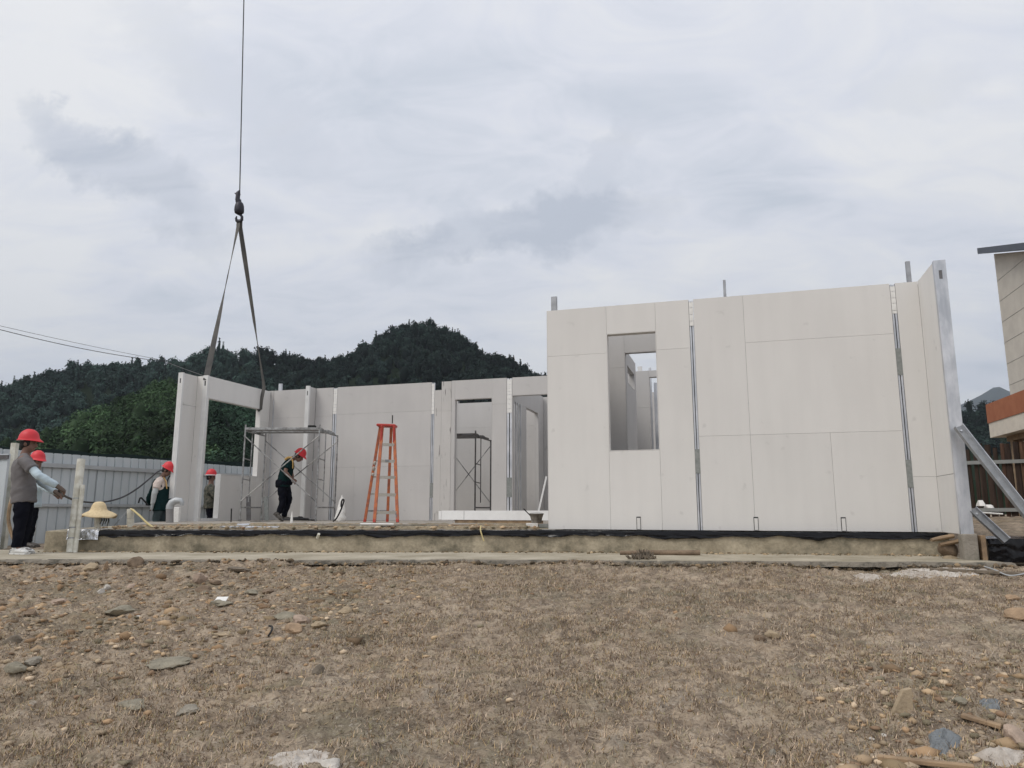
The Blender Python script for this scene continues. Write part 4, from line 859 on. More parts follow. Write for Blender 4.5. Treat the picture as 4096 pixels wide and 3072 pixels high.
def person(J, k, face, label, top, trousers, shoes, sleeve=None, sleeve_from=.35, vest=None, extras=None, gloves=False, hatbase=None, short=True, top_hem=.1, skinvox=.010):
    """J: joints (world). k: size relative to 1.7 m. face: direction the face looks. Limbs listed near then far."""
    fw = Vector(face).normalized(); up = (J['head'] - J['neck']).normalized() if 'headup' not in J else J['headup'].normalized()
    up = (up - fw * up.dot(fw)).normalized(); lat = up.cross(fw).normalized()
    M = Matrix((fw, lat, up)).transposed()
    base = V((J['ankle'][0].x + J['ankle'][1].x) / 2, (J['ankle'][0].y + J['ankle'][1].y) / 2, min(J['ankle'][0].z, J['ankle'][1].z) - .09 * k)
    b = MB(); hc_ = J['head']
    L2 = lambda a, c, x: a + (c - a) * x
    # head: cranium, jaw, nose, brow, ears, lips
    b.ell(hc_ + M @ V(-.008, 0, .025) * k, .098 * k, .077 * k, .10 * k, M, 14, 10)
    b.ell(hc_ + M @ V(.030, 0, -.055) * k, .062 * k, .056 * k, .068 * k, M, 12, 8)
    b.ell(hc_ + M @ V(.060, 0, -.088) * k, .024 * k, .03 * k, .022 * k, M, 8, 6)
    b.loft([hc_ + M @ V(.086, 0, .02) * k, hc_ + M @ V(.104, 0, -.012) * k, hc_ + M @ V(.112, 0, -.032) * k, hc_ + M @ V(.088, 0, -.044) * k], [.009 * k, .014 * k, .018 * k, .012 * k], 7)
    b.ell(hc_ + M @ V(.080, 0, .028) * k, .016 * k, .045 * k, .012 * k, M, 8, 6)
    b.ell(hc_ + M @ V(.083, 0, -.066) * k, .014 * k, .024 * k, .010 * k, M, 8, 6)
    for s in (-1, 1): b.ell(hc_ + M @ V(-.008, s * .078, -.015) * k, .018 * k, .010 * k, .030 * k, M, 8, 6)
    # neck and torso
    sl = (J['sho'][1] - J['sho'][0]).normalized()
    b.loft([L2(J['neck'], hc_, .75), L2(J['neck'], hc_, .35), J['neck'], L2(J['neck'], J['chest'], .3)], [(.055 * k, .055 * k), (.055 * k, .056 * k), (.065 * k, .062 * k), (.09 * k, .075 * k)], 12, ref=sl)
    tor = [L2(J['neck'], J['chest'], .25), L2(J['neck'], J['chest'], .55), J['chest'], L2(J['chest'], J['waist'], .5), J['waist'], J['hip'], J['hip'] + (J['hip'] - J['waist']) * .35]
    tr_ = [(.10, .075), (.17, .105), (.18, .125), (.165, .115), (.15, .108), (.165, .12), (.13, .11)]
    b.loft(tor, [(x * k, y * k) for x, y in tr_], 16, ref=sl)
    for i in (0, 1):
        sh, el, wr, hd_ = J['sho'][i], J['elb'][i], J['wri'][i], J['hand'][i]
        b.loft([L2(J['neck'], sh, .5), sh, L2(sh, el, .3), L2(sh, el, .7), el], [.05 * k, .062 * k, .052 * k, .046 * k, .041 * k], 10)
        b.loft([el, L2(el, wr, .3), L2(el, wr, .75), wr], [.041 * k, .044 * k, .032 * k, .027 * k], 10)
        d = (hd_ - wr).normalized(); sd_ = d.cross(fw); sd_ = (sd_ if sd_.length > .2 else d.cross(V(0, 1, 0))).normalized(); nn = d.cross(sd_)
        pal = wr + d * .055 * k; b.loft([wr, pal, wr + d * .09 * k], [(.028 * k, .020 * k), (.042 * k, .018 * k), (.040 * k, .015 * k)], 8, ref=sd_)
        for q, ln in ((-1.5, .060), (-.5, .072), (.5, .076), (1.5, .066)):
            r0 = wr + d * .08 * k + sd_ * q * .021 * k; m1 = r0 + d * ln * .55 * k + nn * .006 * k; e1 = m1 + (d * .55 + nn * .8).normalized() * ln * .55 * k
            b.loft([r0, m1, e1], [.0105 * k, .0100 * k, .0085 * k], 6)
        r0 = wr + d * .03 * k - sd_ * .03 * k; b.loft([r0, r0 + (d * .6 - sd_ * .6 + nn * .4).normalized() * .04 * k, r0 + (d * .9 - sd_ * .3 + nn * .7).normalized() * .075 * k], [.014 * k, .012 * k, .010 * k], 6)
        hj, kn, an, toe = J['hipj'][i], J['knee'][i], J['ankle'][i], J['toe'][i]
        b.loft([hj + UP * .04 * k, L2(hj, kn, .25), L2(hj, kn, .65), kn], [.085 * k, .082 * k, .062 * k, .053 * k], 12)
        b.loft([kn, L2(kn, an, .3), L2(kn, an, .75), an], [.053 * k, .055 * k, .036 * k, .034 * k], 10)
        b.loft([an, L2(an, toe, .4) - UP * .0, toe], [.034 * k, (.036 * k, .03 * k), (.03 * k, .018 * k)], 8)
    body = remesh(b, 'person', skin, None, base, skinvox * k, 2, label=label, cat='person', kind='thing')
    for s in (-1, 1): MB().ell(hc_ + M @ V(.087, s * .032, .008) * k, .007 * k, .012 * k, .006 * k, M, 8, 5).build('eye', dark, body)
    hb_ = MB(); hb_.ell(hc_ + M @ V(-.018, 0, .022) * k, .100 * k, .083 * k, .098 * k, M, 14, 10); hb_.ell(hc_ + M @ V(-.060, 0, -.03) * k, .048 * k, .066 * k, .055 * k, M, 10, 8)
    hb_.build('hair', hair_m, body, smooth=True)
    # shirt
    t = MB(); e = 1.14
    hemd = (J['hip'] - J['waist']).normalized()
    tt = [L2(J['neck'], J['chest'], .22), L2(J['neck'], J['chest'], .55), J['chest'], L2(J['chest'], J['waist'], .5), J['waist'], J['hip'] + hemd * top_hem * k]
    t.loft(tt, [(.105 * k, .085 * k), (.185 * k, .125 * k), (.205 * k, .148 * k), (.20 * k, .148 * k), (.19 * k, .148 * k), (.205 * k, .155 * k)], 18, ref=sl)
    for i in (0, 1):
        sh, el, wr = J['sho'][i], J['elb'][i], J['wri'][i]
        if short: t.loft([L2(J['neck'], sh, .45), L2(J['neck'], sh, .85), L2(sh, el, .15), L2(sh, el, .62)], [.06 * k, .078 * k, .078 * k, .078 * k], 12)
        else: t.loft([L2(J['neck'], sh, .45), L2(J['neck'], sh, .85), L2(sh, el, .3), el, L2(el, wr, .5), L2(el, wr, .93)], [.06 * k, .078 * k, .066 * k, .056 * k, .052 * k, .044 * k], 12)
    remesh(t, 'shirt', top, body, base, .016 * k, 2, .012)
    # trousers
    t = MB(); t.loft([J['waist'] + hemd * .03, J['hip'], J['hip'] + hemd * .09 * k], [(.165 * k, .12 * k), (.182 * k, .138 * k), (.15 * k, .125 * k)], 16, ref=sl)
    for i in (0, 1):
        hj, kn, an = J['hipj'][i], J['knee'][i], J['ankle'][i]
        t.loft([hj + UP * .07 * k, L2(hj, kn, .3), L2(hj, kn, .7), kn, L2(kn, an, .4), L2(kn, an, .8), an + (kn - an).normalized() * .0], [.10 * k, .102 * k, .085 * k, .076 * k, .070 * k, .062 * k, .060 * k], 12)
    remesh(t, 'trousers', trousers, body, base, .016 * k, 2, .014, 5)
    for i in (0, 1):
        an, toe = J['ankle'][i], J['toe'][i]; d = (toe - an); dh = V(d.x, d.y, 0).normalized() if 'toedir' not in J else J['toedir'][i]
        so_ = MB(); heel = an - dh * .07 * k; z0 = -.085 * k; dn = dh.cross(V(-dh.y, dh.x, 0)); upv = V(0, 0, 1) - dh * dh.z; upv.normalize()
        so_.loft([an + upv * .03 * k, an - upv * .03 * k], [.046 * k, .05 * k], 10)
        so_.loft([heel + upv * (z0 + .03 * k), an + upv * (z0 + .045 * k) + dh * .02 * k, an + dh * .10 * k + upv * (z0 + .040 * k), an + dh * .17 * k + upv * (z0 + .030 * k), an + dh * .205 * k + upv * (z0 + .022 * k)],
                 [(.035 * k, .035 * k), (.042 * k, .045 * k), (.048 * k, .036 * k), (.045 * k, .028 * k), (.02 * k, .015 * k)], 12, ref=V(-dh.y, dh.x, 0))
        sh_ = remesh(so_, 'shoe', shoes, body, base, .008 * k, 2)
        MB().obox(an + dh * .065 * k + upv * (z0 + .005 * k), dh * .135 * k, V(-dh.y, dh.x, 0).normalized() * .042 * k, upv * .010 * k).build('sole', shoes if shoes is shoe_w else shoe_d, body, bevel=.004)
    if sleeve:
        for i in (0, 1):
            sh, el, wr = J['sho'][i], J['elb'][i], J['wri'][i]; t = MB()
            t.loft([L2(sh, el, sleeve_from), el, L2(el, wr, .45), L2(el, wr, .97)], [.058 * k, .058 * k, .055 * k, .045 * k], 12); remesh(t, 'sleeve', sleeve, body, base, .012 * k, 2, .010, 3 + i)
    if gloves:
        for i in (0, 1):
            wr, hd_ = J['wri'][i], J['hand'][i]; d = (hd_ - wr).normalized(); MB().loft([wr - d * .03 * k, wr + d * .05 * k, wr + d * .10 * k, wr + d * .125 * k], [.034 * k, (.046 * k, .027 * k), (.044 * k, .024 * k), (.03 * k, .014 * k)], 10).build('glove', gloves, body, smooth=True)
    # hard hat
    t = MB(); n_ = 28; prof = [(1.20, -.012), (1.16, -.004), (1.06, .004), (1.03, .03), (.97, .065), (.84, .10), (.62, .127), (.34, .142), (.08, .147)]
    hb0 = hc_ + M @ V(-.006, 0, .048) * k
    for (rr, zz_) in prof:
        for j in range(n_):
            a = 6.2832 * j / n_; ex = 0.0
            if rr > 1.05: ex = .045 * max(0, math.cos(a)) ** 3
            t.v.append(hb0 + M @ V((.122 * rr + ex) * math.cos(a), .104 * rr * math.sin(a), zz_ * 1.0 - ex * .25) * k)
    for i in range(len(prof) - 1):
        for j in range(n_): j2 = (j + 1) % n_; t.f.append((i * n_ + j, i * n_ + j2, (i + 1) * n_ + j2, (i + 1) * n_ + j))
    t.f.append(tuple((len(prof) - 1) * n_ + j for j in range(n_)))
    hm = t.build('hard_hat', helmet_m, body, smooth=True); sm = hm.modifiers.new('s', 'SOLIDIFY'); sm.thickness = .004; sm.offset = 1
    rd = MB(); 
    for s in (-.022, 0, .022): rd.loft([hb0 + M @ V(.122 * 1.02 * math.cos(a), s, .150 * math.sin(a)) * k for a in [R(x) for x in range(25, 160, 12)]], [.006 * k] * 12, 6)
    rd.build('hat_ridge', helmet_m, hm, smooth=True)
    MB().loft([hb0 + M @ V(.128 * math.cos(a) - .002, .108 * math.sin(a), -.014) * k for a in [R(x) for x in range(95, 270, 14)]], [(.010 * k, .004 * k)] * 13, 6).build('hat_band', white_sl, hm)
    return body, base, M, lat
# --- man in grey T-shirt, far left
def Z6(x, y, Y): return P(x * .3918 / 4, (1650 + y * .3918) / 4, Y)
Y0 = 10.3
J = dict(head=Z6(293, 318, Y0), headup=V(-.06, 0, 1), neck=Z6(258, 428, Y0), chest=Z6(240, 560, Y0), waist=Z6(245, 735, Y0), hip=Z6(245, 850, Y0),
    sho=[Z6(235, 478, Y0 - .19), Z6(255, 478, Y0 + .19)], elb=[Z6(400, 650, Y0 - .26), Z6(430, 720, Y0 + .24)],
    wri=[Z6(583, 752, Y0 - .14), Z6(572, 812, Y0 + .12)], hand=[Z6(640, 790, Y0 - .10), Z6(640, 862, Y0 + .10)],
    hipj=[Z6(228, 910, Y0 - .09), Z6(262, 910, Y0 + .09)], knee=[Z6(205, 1140, Y0 - .11), Z6(262, 1135, Y0 + .10)],
    ankle=[Z6(160, 1400, Y0 - .12), Z6(215, 1385, Y0 + .12)], toe=[Z6(250, 1425, Y0 - .16), Z6(285, 1400, Y0 + .10)])
for i in (0, 1): J['ankle'][i].z = -.60 + .092 * 1.0; J['toe'][i].z = -.58
b1, base1, M1, lat1 = person(J, 1.02, (1, .12, -.04), 'man in grey t-shirt and white sneakers, arms stretched forward, red hard hat', tee, navy, shoe_w, sleeve=blue_sl, sleeve_from=.45, gloves=glove, top_hem=.10)
# --- second man, hidden behind him
Y0 = 11.9
J = dict(head=Z6(380, 505, Y0), headup=V(.02, 0, 1), neck=Z6(372, 600, Y0), chest=Z6(345, 700, Y0), waist=Z6(325, 830, Y0), hip=Z6(320, 905, Y0),
    sho=[Z6(330, 650, Y0 - .17), Z6(395, 650, Y0 + .15)], elb=[Z6(430, 760, Y0 - .25), Z6(470, 700, Y0 + .1)],
    wri=[Z6(540, 815, Y0 - .3), Z6(560, 790, Y0 - .1)], hand=[Z6(590, 850, Y0 - .3), Z6(600, 820, Y0 - .1)],
    hipj=[Z6(300, 960, Y0 - .08), Z6(330, 960, Y0 + .08)], knee=[Z6(290, 1150, Y0 - .09), Z6(315, 1150, Y0 + .09)],
    ankle=[Z6(245, 1345, Y0 - .09), Z6(285, 1340, Y0 + .1)], toe=[Z6(290, 1370, Y0 - .1), Z6(320, 1365, Y0 + .1)])
for i in (0, 1): J['ankle'][i].z = -.60 + .088; J['toe'][i].z = -.58
person(J, .93, (.9, -.42, -.12), 'man half hidden behind the one in the grey t-shirt, red hard hat', blue_sl, navy, shoe_d, short=False, gloves=glove, top_hem=.12)
# --- man in dark green apron by the metal fence
def Z7(x, y, Y): return P((560 + x * .2411) / 4, (1750 + y * .2411) / 4, Y)
Y0 = 16.0
J = dict(head=Z7(452, 545, Y0), headup=V(.30, 0, 1), neck=Z7(378, 650, Y0), chest=Z7(335, 780, Y0), waist=Z7(335, 985, Y0), hip=Z7(335, 1110, Y0),
    sho=[Z7(318, 720, Y0 - .17), Z7(365, 710, Y0 + .17)], elb=[Z7(238, 925, Y0 - .24), Z7(430, 960, Y0 + .22)],
    wri=[Z7(208, 1110, Y0 - .22), Z7(500, 1050, Y0 + .05)], hand=[Z7(195, 1180, Y0 - .22), Z7(515, 1130, Y0 + .0)],
    hipj=[Z7(315, 1160, Y0 - .08), Z7(350, 1160, Y0 + .08)], knee=[Z7(270, 1330, Y0 - .1), Z7(375, 1340, Y0 + .08)],
    ankle=[Z7(235, 1520, Y0 - .1), Z7(370, 1530, Y0 + .08)], toe=[Z7(290, 1560, Y0 - .1), Z7(430, 1560, Y0 + .1)])
for i in (0, 1): J['ankle'][i].z = -.50 ; J['toe'][i].z = -.56
b3, base3, M3, lat3 = person(J, 1.0, (1, .05, -.55), 'man with pale sleeves and dark green apron before the metal fence, head bowed', pinkw, grn_tr, shoe_d, sleeve=white_sl, sleeve_from=.5, gloves=white_sl, top_hem=.0)
t = MB(); sl = V(0, 1, 0)
t.loft([Z7(395, 800, Y0), Z7(365, 900, Y0), Z7(355, 1020, Y0), Z7(350, 1130, Y0), Z7(345, 1215, Y0)], [(.15, .10), (.20, .155), (.21, .17), (.22, .17), (.22, .16)], 16, ref=sl)
remesh(t, 'apron', green_d, b3, base3, .018, 2, .014, 9)
MB().loft([Z7(360, 820, Y0 - .19), Z7(330, 700, Y0 - .17), Z7(372, 655, Y0 - .06)], [(.02, .008)] * 3, 6).build('strap', cable_m, b3)
MB().loft([Z7(445, 850, Y0 - .10), Z7(430, 720, Y0 - .08), Z7(392, 660, Y0 - .04)], [(.022, .008)] * 3, 6).build('strap', yellow, b3)
t = MB(); t.loft([Z7(262, 690, Y0 + .02), Z7(225, 850, Y0 + .04), Z7(170, 1010, Y0 + .06), Z7(150, 1125, Y0 + .07)], [(.06, .03), (.12, .05), (.15, .06), (.13, .05)], 12, ref=sl); remesh(t, 'open_vest', green_d, b3, base3, .018, 2, .012, 2)
MB().ell(Z7(500, 1055, Y0 - .05), .07, .05, .055).build('tool_pouch', green_d, b3, smooth=True)
# --- man behind the door gap
Y0 = 17.75
J = dict(head=Z7(1180, 655, Y0), headup=V(.0, 0, 1), neck=Z7(1180, 760, Y0), chest=Z7(1168, 860, Y0), waist=Z7(1165, 1020, Y0), hip=Z7(1165, 1110, Y0),
    sho=[Z7(1165, 830, Y0 - .17), Z7(1185, 830, Y0 + .17)], elb=[Z7(1225, 970, Y0 - .24), Z7(1210, 970, Y0 + .2)],
    wri=[Z7(1320, 1040, Y0 - .2), Z7(1290, 1040, Y0 + .1)], hand=[Z7(1360, 1050, Y0 - .2), Z7(1330, 1060, Y0 + .1)],
    hipj=[Z7(1160, 1140, Y0 - .08), Z7(1170, 1140, Y0 + .08)], knee=[Z7(1165, 1330, Y0 - .1), Z7(1180, 1330, Y0 + .08)],
    ankle=[Z7(1150, 1540, Y0 - .1), Z7(1170, 1540, Y0 + .08)], toe=[Z7(1190, 1560, Y0 - .1), Z7(1220, 1560, Y0 + .1)])
for i in (0, 1): J['ankle'][i].z = -.60; J['toe'][i].z = -.66
b4, base4, M4, lat4 = person(J, .98, (1, -.1, -.1), 'man in camouflage and dark clothes behind the narrow door gap, red hard hat showing', camo, navy, shoe_d, short=False, gloves=grn_tr)
MB().loft([J['head'] + V(0, 0, .035), J['head'] + V(0, 0, .055)], [.155, .13], 18).build('sun_visor', white_sl, b4)
# --- man bending inside the scaffold
def Z5(x, y, Y): return P((900 + x * .2713) / 4, (1700 + y * .2713) / 4, Y)
Y0 = 16.7
J = dict(head=Z5(1092, 462, Y0), headup=V(.55, 0, 1), neck=Z5(985, 500, Y0), chest=Z5(925, 620, Y0), waist=Z5(875, 780, Y0), hip=Z5(862, 870, Y0),
    sho=[Z5(935, 570, Y0 - .18), Z5(955, 555, Y0 + .18)], elb=[Z5(885, 690, Y0 - .26), Z5(985, 720, Y0 + .2)],
    wri=[Z5(985, 795, Y0 - .2), Z5(1000, 800, Y0 + .08)], hand=[Z5(1040, 850, Y0 - .18), Z5(1040, 830, Y0 + .05)],
    hipj=[Z5(835, 920, Y0 - .08), Z5(895, 920, Y0 + .08)], knee=[Z5(850, 1130, Y0 - .09), Z5(950, 1090, Y0 + .09)],
    ankle=[Z5(790, 1300, Y0 - .1), Z5(865, 1370, Y0 + .1)], toe=[Z5(800, 1370, Y0 - .1), Z5(930, 1400, Y0 + .1)])
J['ankle'][1].z = ZF + .10; J['toe'][1].z = ZF + .03; J['toedir'] = [V(.75, 0, -.66).normalized(), V(1, 0, 0)]
b5, base5, M5, lat5 = person(J, 1.0, (1, 0, -.62), 'man in dark green t-shirt and black trousers bending forward inside the scaffold, red hard hat', green_d, navy, shoe_d, top_hem=.06)
t = MB(); t.loft([Z5(885, 510, Y0 - .10), Z5(930, 480, Y0 - .10), Z5(975, 480, Y0 - .10), Z5(1000, 540, Y0 - .14), Z5(998, 640, Y0 - .15)], [(.03, .03), (.035, .03), (.03, .03), (.02, .012), (.02, .012)], 8); t.build('reflective_strap', yellow, b5, smooth=True)
t = MB(); t.loft([Z5(860, 800, Y0), Z5(862, 850, Y0), Z5(870, 905, Y0)], [(.20, .17), (.215, .185), (.20, .19)], 14, ref=(0, 1, 0)); remesh(t, 'jacket_tied_at_waist', navy, b5, base5, .018, 2, .015, 4)
# ================================================================== SITE CLUTTER
# leaning pipes at the slab corner
pz_ = -.60
def pipe(a, b, r, name, mt, label, cat, bands=(), hollow=True, **kw):
    o = MB(); o.loft([a, f(a, b, .33), f(a, b, .66), b], [r, r, r, r], 14, cap=not hollow)
    if hollow: o.loft([a, f(a, b, .5), b], [r * .88] * 3, 14, cap=True)
    q = o.build(name, mt, label=label, cat=cat, smooth=True, base=a, **kw)
    for x, t_ in bands: MB().loft([f(a, b, x), f(a, b, x + .012)], [r * 1.05] * 2, 14).build('tape_band', t_, q)
    return q
a = P(70.5, 552, 10.62); a.z = pz_; b = P(81.3, 459.5, 10.86)
pipe(a, b, .056, 'drain_pipe', pvc, 'thick dirty white pipe leaning against the left corner of the slab', 'pipe', [(.56, white_sl), (.25, steel_d), (.14, steel_d)], group='white pipes at the slab corner')
a = P(75.2, 552, 10.60); a.z = pz_; b = P(82.9, 485, 10.75)
pipe(a, b, .030, 'drain_pipe', pvc, 'thinner white pipe standing just right of the thick leaning one', 'pipe', group='white pipes at the slab corner')
a = P(97.4, 530, 11.6); a.z = -.32; b = P(97.9, 502, 11.65)
pipe(a, b, .045, 'stub_pipe', pvc, 'short upright white pipe carrying the straw hat', 'pipe', group='white pipes at the slab corner')
a = P(130.4, 530, 11.9); a.z = -.32; b = P(130.6, 509, 11.9)
pipe(a, b, .055, 'stub_pipe', pvc, 'short upright white pipe with the yellow cord tied to its top', 'pipe', [(.55, steel_d)], group='white pipes at the slab corner')
# straw hat on the pipe
hc = P(98.4, 513, 11.65); t = MB(); n_ = 36; prof = [(.245, -.075), (.235, -.055), (.18, -.012), (.125, .020), (.105, .05), (.093, .10), (.075, .14), (.045, .162), (.006, .168)]
for rr, z in prof:
    for j in range(n_):
        a_ = 6.2832 * j / n_; wv = (.018 * math.sin(3 * a_ + 1) + .01 * math.sin(5 * a_)) * (rr / .24) ** 2 if rr > .12 else 0
        t.v.append(hc + V(rr * 1.12 * math.cos(a_), rr * math.sin(a_), z + wv + .012))
for i in range(len(prof) - 1):
    for j in range(n_): j2 = (j + 1) % n_; t.f.append((i * n_ + j, i * n_ + j2, (i + 1) * n_ + j2, (i + 1) * n_ + j))
hat = t.build('straw_hat', straw_hat, label='wide brimmed pale straw hat hung on a short white pipe', cat='hat', smooth=True); sm = hat.modifiers.new('s', 'SOLIDIFY'); sm.thickness = .004
for k_ in range(4):
    MB().loft([hc + V(.08 + .03 * k_, -.05, -.02), hc + V(.10 + .035 * k_, -.06, -.11), hc + V(.07 + .04 * k_, -.06, -.17 - .03 * (k_ % 2))], [.010, .012, .006], 5).build('hat_cord', camo, hat)
# yellow cord, grey wire from second pipe
MB().loft([P(130.5, 509, 11.88), P(133, 510, 11.85), P(140, 516, 11.8), P(147, 523, 11.75), P(154, 528.3, 11.7), P(158, 529.3, 11.7)], [.016] * 6, 6).build('yellow_cord', ylw, label='yellow cord running down from the short pipe to the slab', cat='cord', smooth=True)
MB().loft([P(128.5, 510, 11.9), P(122, 517, 11.8), P(112, 528, 11.7)], [.006] * 3, 5).build('tie_wire', steel_d, label='thin grey wire sloping left from the short pipe with the cord', cat='wire')
# elbow pipe
a = P(169.6, 530, 14.6); b = P(169.8, 509, 14.6)
el = empty('vent_pipe', a, 'grey pipe with a white elbow fitting beside the left end of the house', 'pipe')
MB().tube(a, b, .07, n=16).build('pipe', pvc_g, el, smooth=True)
MB().loft([b, b + V(0, 0, .05), b + V(.03, 0, .12), b + V(.11, 0, .165), b + V(.20, 0, .16), b + V(.235, 0, .12), b + V(.23, 0, .07)], [.075, .075, .072, .066, .058, .045, .035], 14, ref=(0, 1, 0)).build('elbow', rail_m, el, smooth=True)
a = P(174.3, 528, 15.2); MB().box((a.x - .08, a.y, -.33), (a.x + .07, a.y + .1, .05)).build('foam_block', foam, label='upright white foam block at the foot of the left channel', cat='block', bevel=.008)
# cables
h1 = Z6(600, 800, 10.3)
cb_ = MB(); pts = [h1, Z7(0, 0, 12)]
pts = [h1, P(64, 495.5, 10.9), P(73, 499.5, 11.6), P(84, 501.8, 12.4), P(98, 502.5, 13.0), P(112, 500.5, 13.6), P(125, 496, 14.2), P(138, 488, 14.8), P(148, 480, 15.2), P(156, 473, 15.7), P(161, 470, 16.2)]
def smooth_path(ps, k=6):
    out = []
    for i in range(len(ps) - 1):
        p0, p1, p2, p3 = ps[max(i - 1, 0)], ps[i], ps[i + 1], ps[min(i + 2, len(ps) - 1)]
        for j in range(k):
            t = j / k; out.append(.5 * ((2 * p1) + (p2 - p0) * t + (2 * p0 - 5 * p1 + 4 * p2 - p3) * t * t + (3 * p1 - p0 - 3 * p2 + p3) * t ** 3))
    return out + [ps[-1]]
def cable(name, ps, r, mt, **kw):
    q = smooth_path([Vector(p) for p in ps]); return MB().loft(q, [r] * len(q), 6).build(name, mt, smooth=True, **kw)
cable('power_cable', pts, .016, cable_m, label='thick black cable sagging from the left man to the fence behind the apron man', cat='cable')
cable('cable_coil', [P(176.5, 456, 16.5), P(173, 459, 16.5), P(171, 464, 16.6), P(172.5, 474, 16.6), P(175.5, 485, 16.6), P(176.5, 492, 16.6), P(175, 497, 16.6), P(172, 499, 16.6), P(168.5, 496.5, 16.6), P(167, 488, 16.6), P(168.5, 478, 16.6), P(173, 476, 16.5), P(176, 490, 16.5)], .016, cable_m, label='black cable looping down beside the left channel of the house', cat='cable')
cable('bent_rod', [P(138.5, 503, 15.4), P(139.8, 499, 15.4), P(141, 497.8, 15.4), P(143.5, 500, 15.5), P(147.5, 504.5, 15.6)], .017, cable_m, label='short bent black rod sticking out behind the apron man', cat='rod')
a = Z5(1690, 1415, 16.4); bag = MB(); z0 = ZF
a.z = z0; bag.loft([a, a + V(.02, 0, .08), a + V(.03, 0, .28), a + V(.035, 0, .46), a + V(.04, 0, .56)], [(.12, .10), (.12, .10), (.095, .07), (.06, .04), (.02, .02)], 16, ref=(1, 0, 0)); 
bg_ = remesh(bag, 'white_sack', foam, None, a, .02, 3, .02, 8, label='slumped white sack leaning on the wall left of the ladder', cat='sack')
cable('hose', [Z5(1590, 1420, 15.6), Z5(1640, 1380, 15.6), Z5(1700, 1270, 15.6), Z5(1745, 1150, 15.6), Z5(1752, 1110, 15.6), Z5(1738, 1096, 15.6), Z5(1718, 1130, 15.6), Z5(1712, 1190, 15.6), Z5(1720, 1215, 15.6)], .018, cable_m, label='black hose looped upright over the white sack', cat='hose')
hp0 = P(297, 521, 15.8); hp0.z = ZF + .03
cable('hose', [hp0 + V(.36 * math.cos(a_) * (1 - .04 * i), .22 * math.sin(a_), .003 * i) for i, a_ in enumerate([R(x * 40) for x in range(22)])], .020, cable_m, label='black hose coiled flat on the floor inside the scaffold', cat='hose')
cable('hose', [P(250, 522, 15.6) * 1, P(262, 521.8, 15.7), P(275, 522.2, 15.6), P(283, 521.8, 15.8)], .014, cable_m, label='short run of black hose on the floor at the left end of the scaffold', cat='hose')
# dark offcut boards leaning behind scaffold
for u0, u1, lab in ((248.3, 248.6, 'upright dark board standing behind the left scaffold frame'), (265.5, 267, 'slightly tilted dark board standing beside the left scaffold frame')):
    a = P(u1, 521, 17.2); a.z = ZF; b = P(u0, 500, 17.3); b.z = ZF + .55
    MB().bar(a, b, .10, .025, ref=(1, 0, 0)).build('dark_board', patch if u0 > 260 else scaf_d, label=lab, cat='board', group='dark boards by the scaffold')
MB().tube(P(231, 522, 14.2), P(231.5, 508.5, 14.2), .012, n=6).build('rebar', dark, label='thin dark rebar stub standing in the rubble near the left panel', cat='rebar')
a = P(291.5, 523, 14.6); MB().loft([V(a.x, a.y, ZF - .04), V(a.x, a.y, ZF + .1), V(a.x, a.y, ZF + .22)], [.03, .022, .004], 8).build('marker_cone', foam, label='small white pointed peg on the rubble by the bending man', cat='peg')
# long white channel section
a, b = P(441.5, 518, 14.4), P(556, 516, 13.3); a.z = b.z = ZF + .06; d = (b - a).normalized(); nn = V(d.y, -d.x, 0)
cz = empty('white_channel', a, 'long white channel section lying on the ground in front of the door opening', 'channel')
MB().obox((a + b) / 2 + UP * .085, d * (b - a).length / 2, nn * .004, UP * .085).build('web', white_ch, cz)
MB().obox((a + b) / 2 + UP * .17 - nn * .05, d * (b - a).length / 2, nn * .05, UP * .003).build('flange', white_ch, cz)
MB().obox((a + b) / 2 - nn * .05 + UP * .003, d * (b - a).length / 2, nn * .05, UP * .003).build('flange', white_ch, cz)
MB().obox(a - d * .03 + UP * .085 , d * .03 + UP * .0, nn * .012, UP * .08).build('end_lip', white_ch, cz)
MB().obox(f(a, b, .21) + UP * .085 + nn * .005, d * .003, nn * .002, UP * .08).build('seam', patch, cz)
MB().obox((a + b) / 2 + UP * -.03 - nn * .05, d * (b - a).length * .38, nn * .03, UP * .026).build('packing_timber', wood, label='dark timber packing under the long white channel section', cat='timber')
# bucket on a stack of foam board
a = P(536.5, 522, 12.6); zb = -.30
MB().box((a.x - .17, a.y - .12, zb), (a.x + .02, a.y + .12, zb + .075)).build('foam_offcut', foam, label='white foam offcut under the mortar bucket', cat='block', bevel=.006)
MB().box((a.x + .03, a.y - .10, zb), (a.x + .24, a.y + .10, zb + .06)).build('foam_offcut', patch, label='grey block next to the white offcut under the bucket', cat='block', bevel=.006)
zb2 = zb + .077; c = V(a.x, a.y, zb2); bk = empty('bucket', c, 'black mortar bucket crusted with cement on a white offcut beside the front wall', 'bucket')
t = MB(); n_ = 24; prof = [(.005, .0), (.085, .0), (.095, .07), (.118, .145), (.126, .150), (.126, .158), (.112, .155), (.085, .02), (.005, .02)]
for rr, z in prof:
    for j in range(n_): t.v.append(c + V(rr * math.cos(6.2832 * j / n_), rr * math.sin(6.2832 * j / n_), z))
for i in range(len(prof) - 1):
    for j in range(n_): j2 = (j + 1) % n_; t.f.append((i * n_ + j, i * n_ + j2, (i + 1) * n_ + j2, (i + 1) * n_ + j))
t.build('pail', bucket_m, bk, smooth=True); MB().loft([c + V(.126 * math.cos(R(x)), -.02, .15 + .02 * math.sin(R(x))) for x in range(0, 181, 20)], [.004] * 10, 5).build('handle', steel_d, bk)
MB().tube(c + V(-.10, 0, .12), c + V(-.22, 0, .24), .010, n=6).build('trowel', cable_m, label='dark trowel handle sticking out of the mortar bucket', cat='trowel')
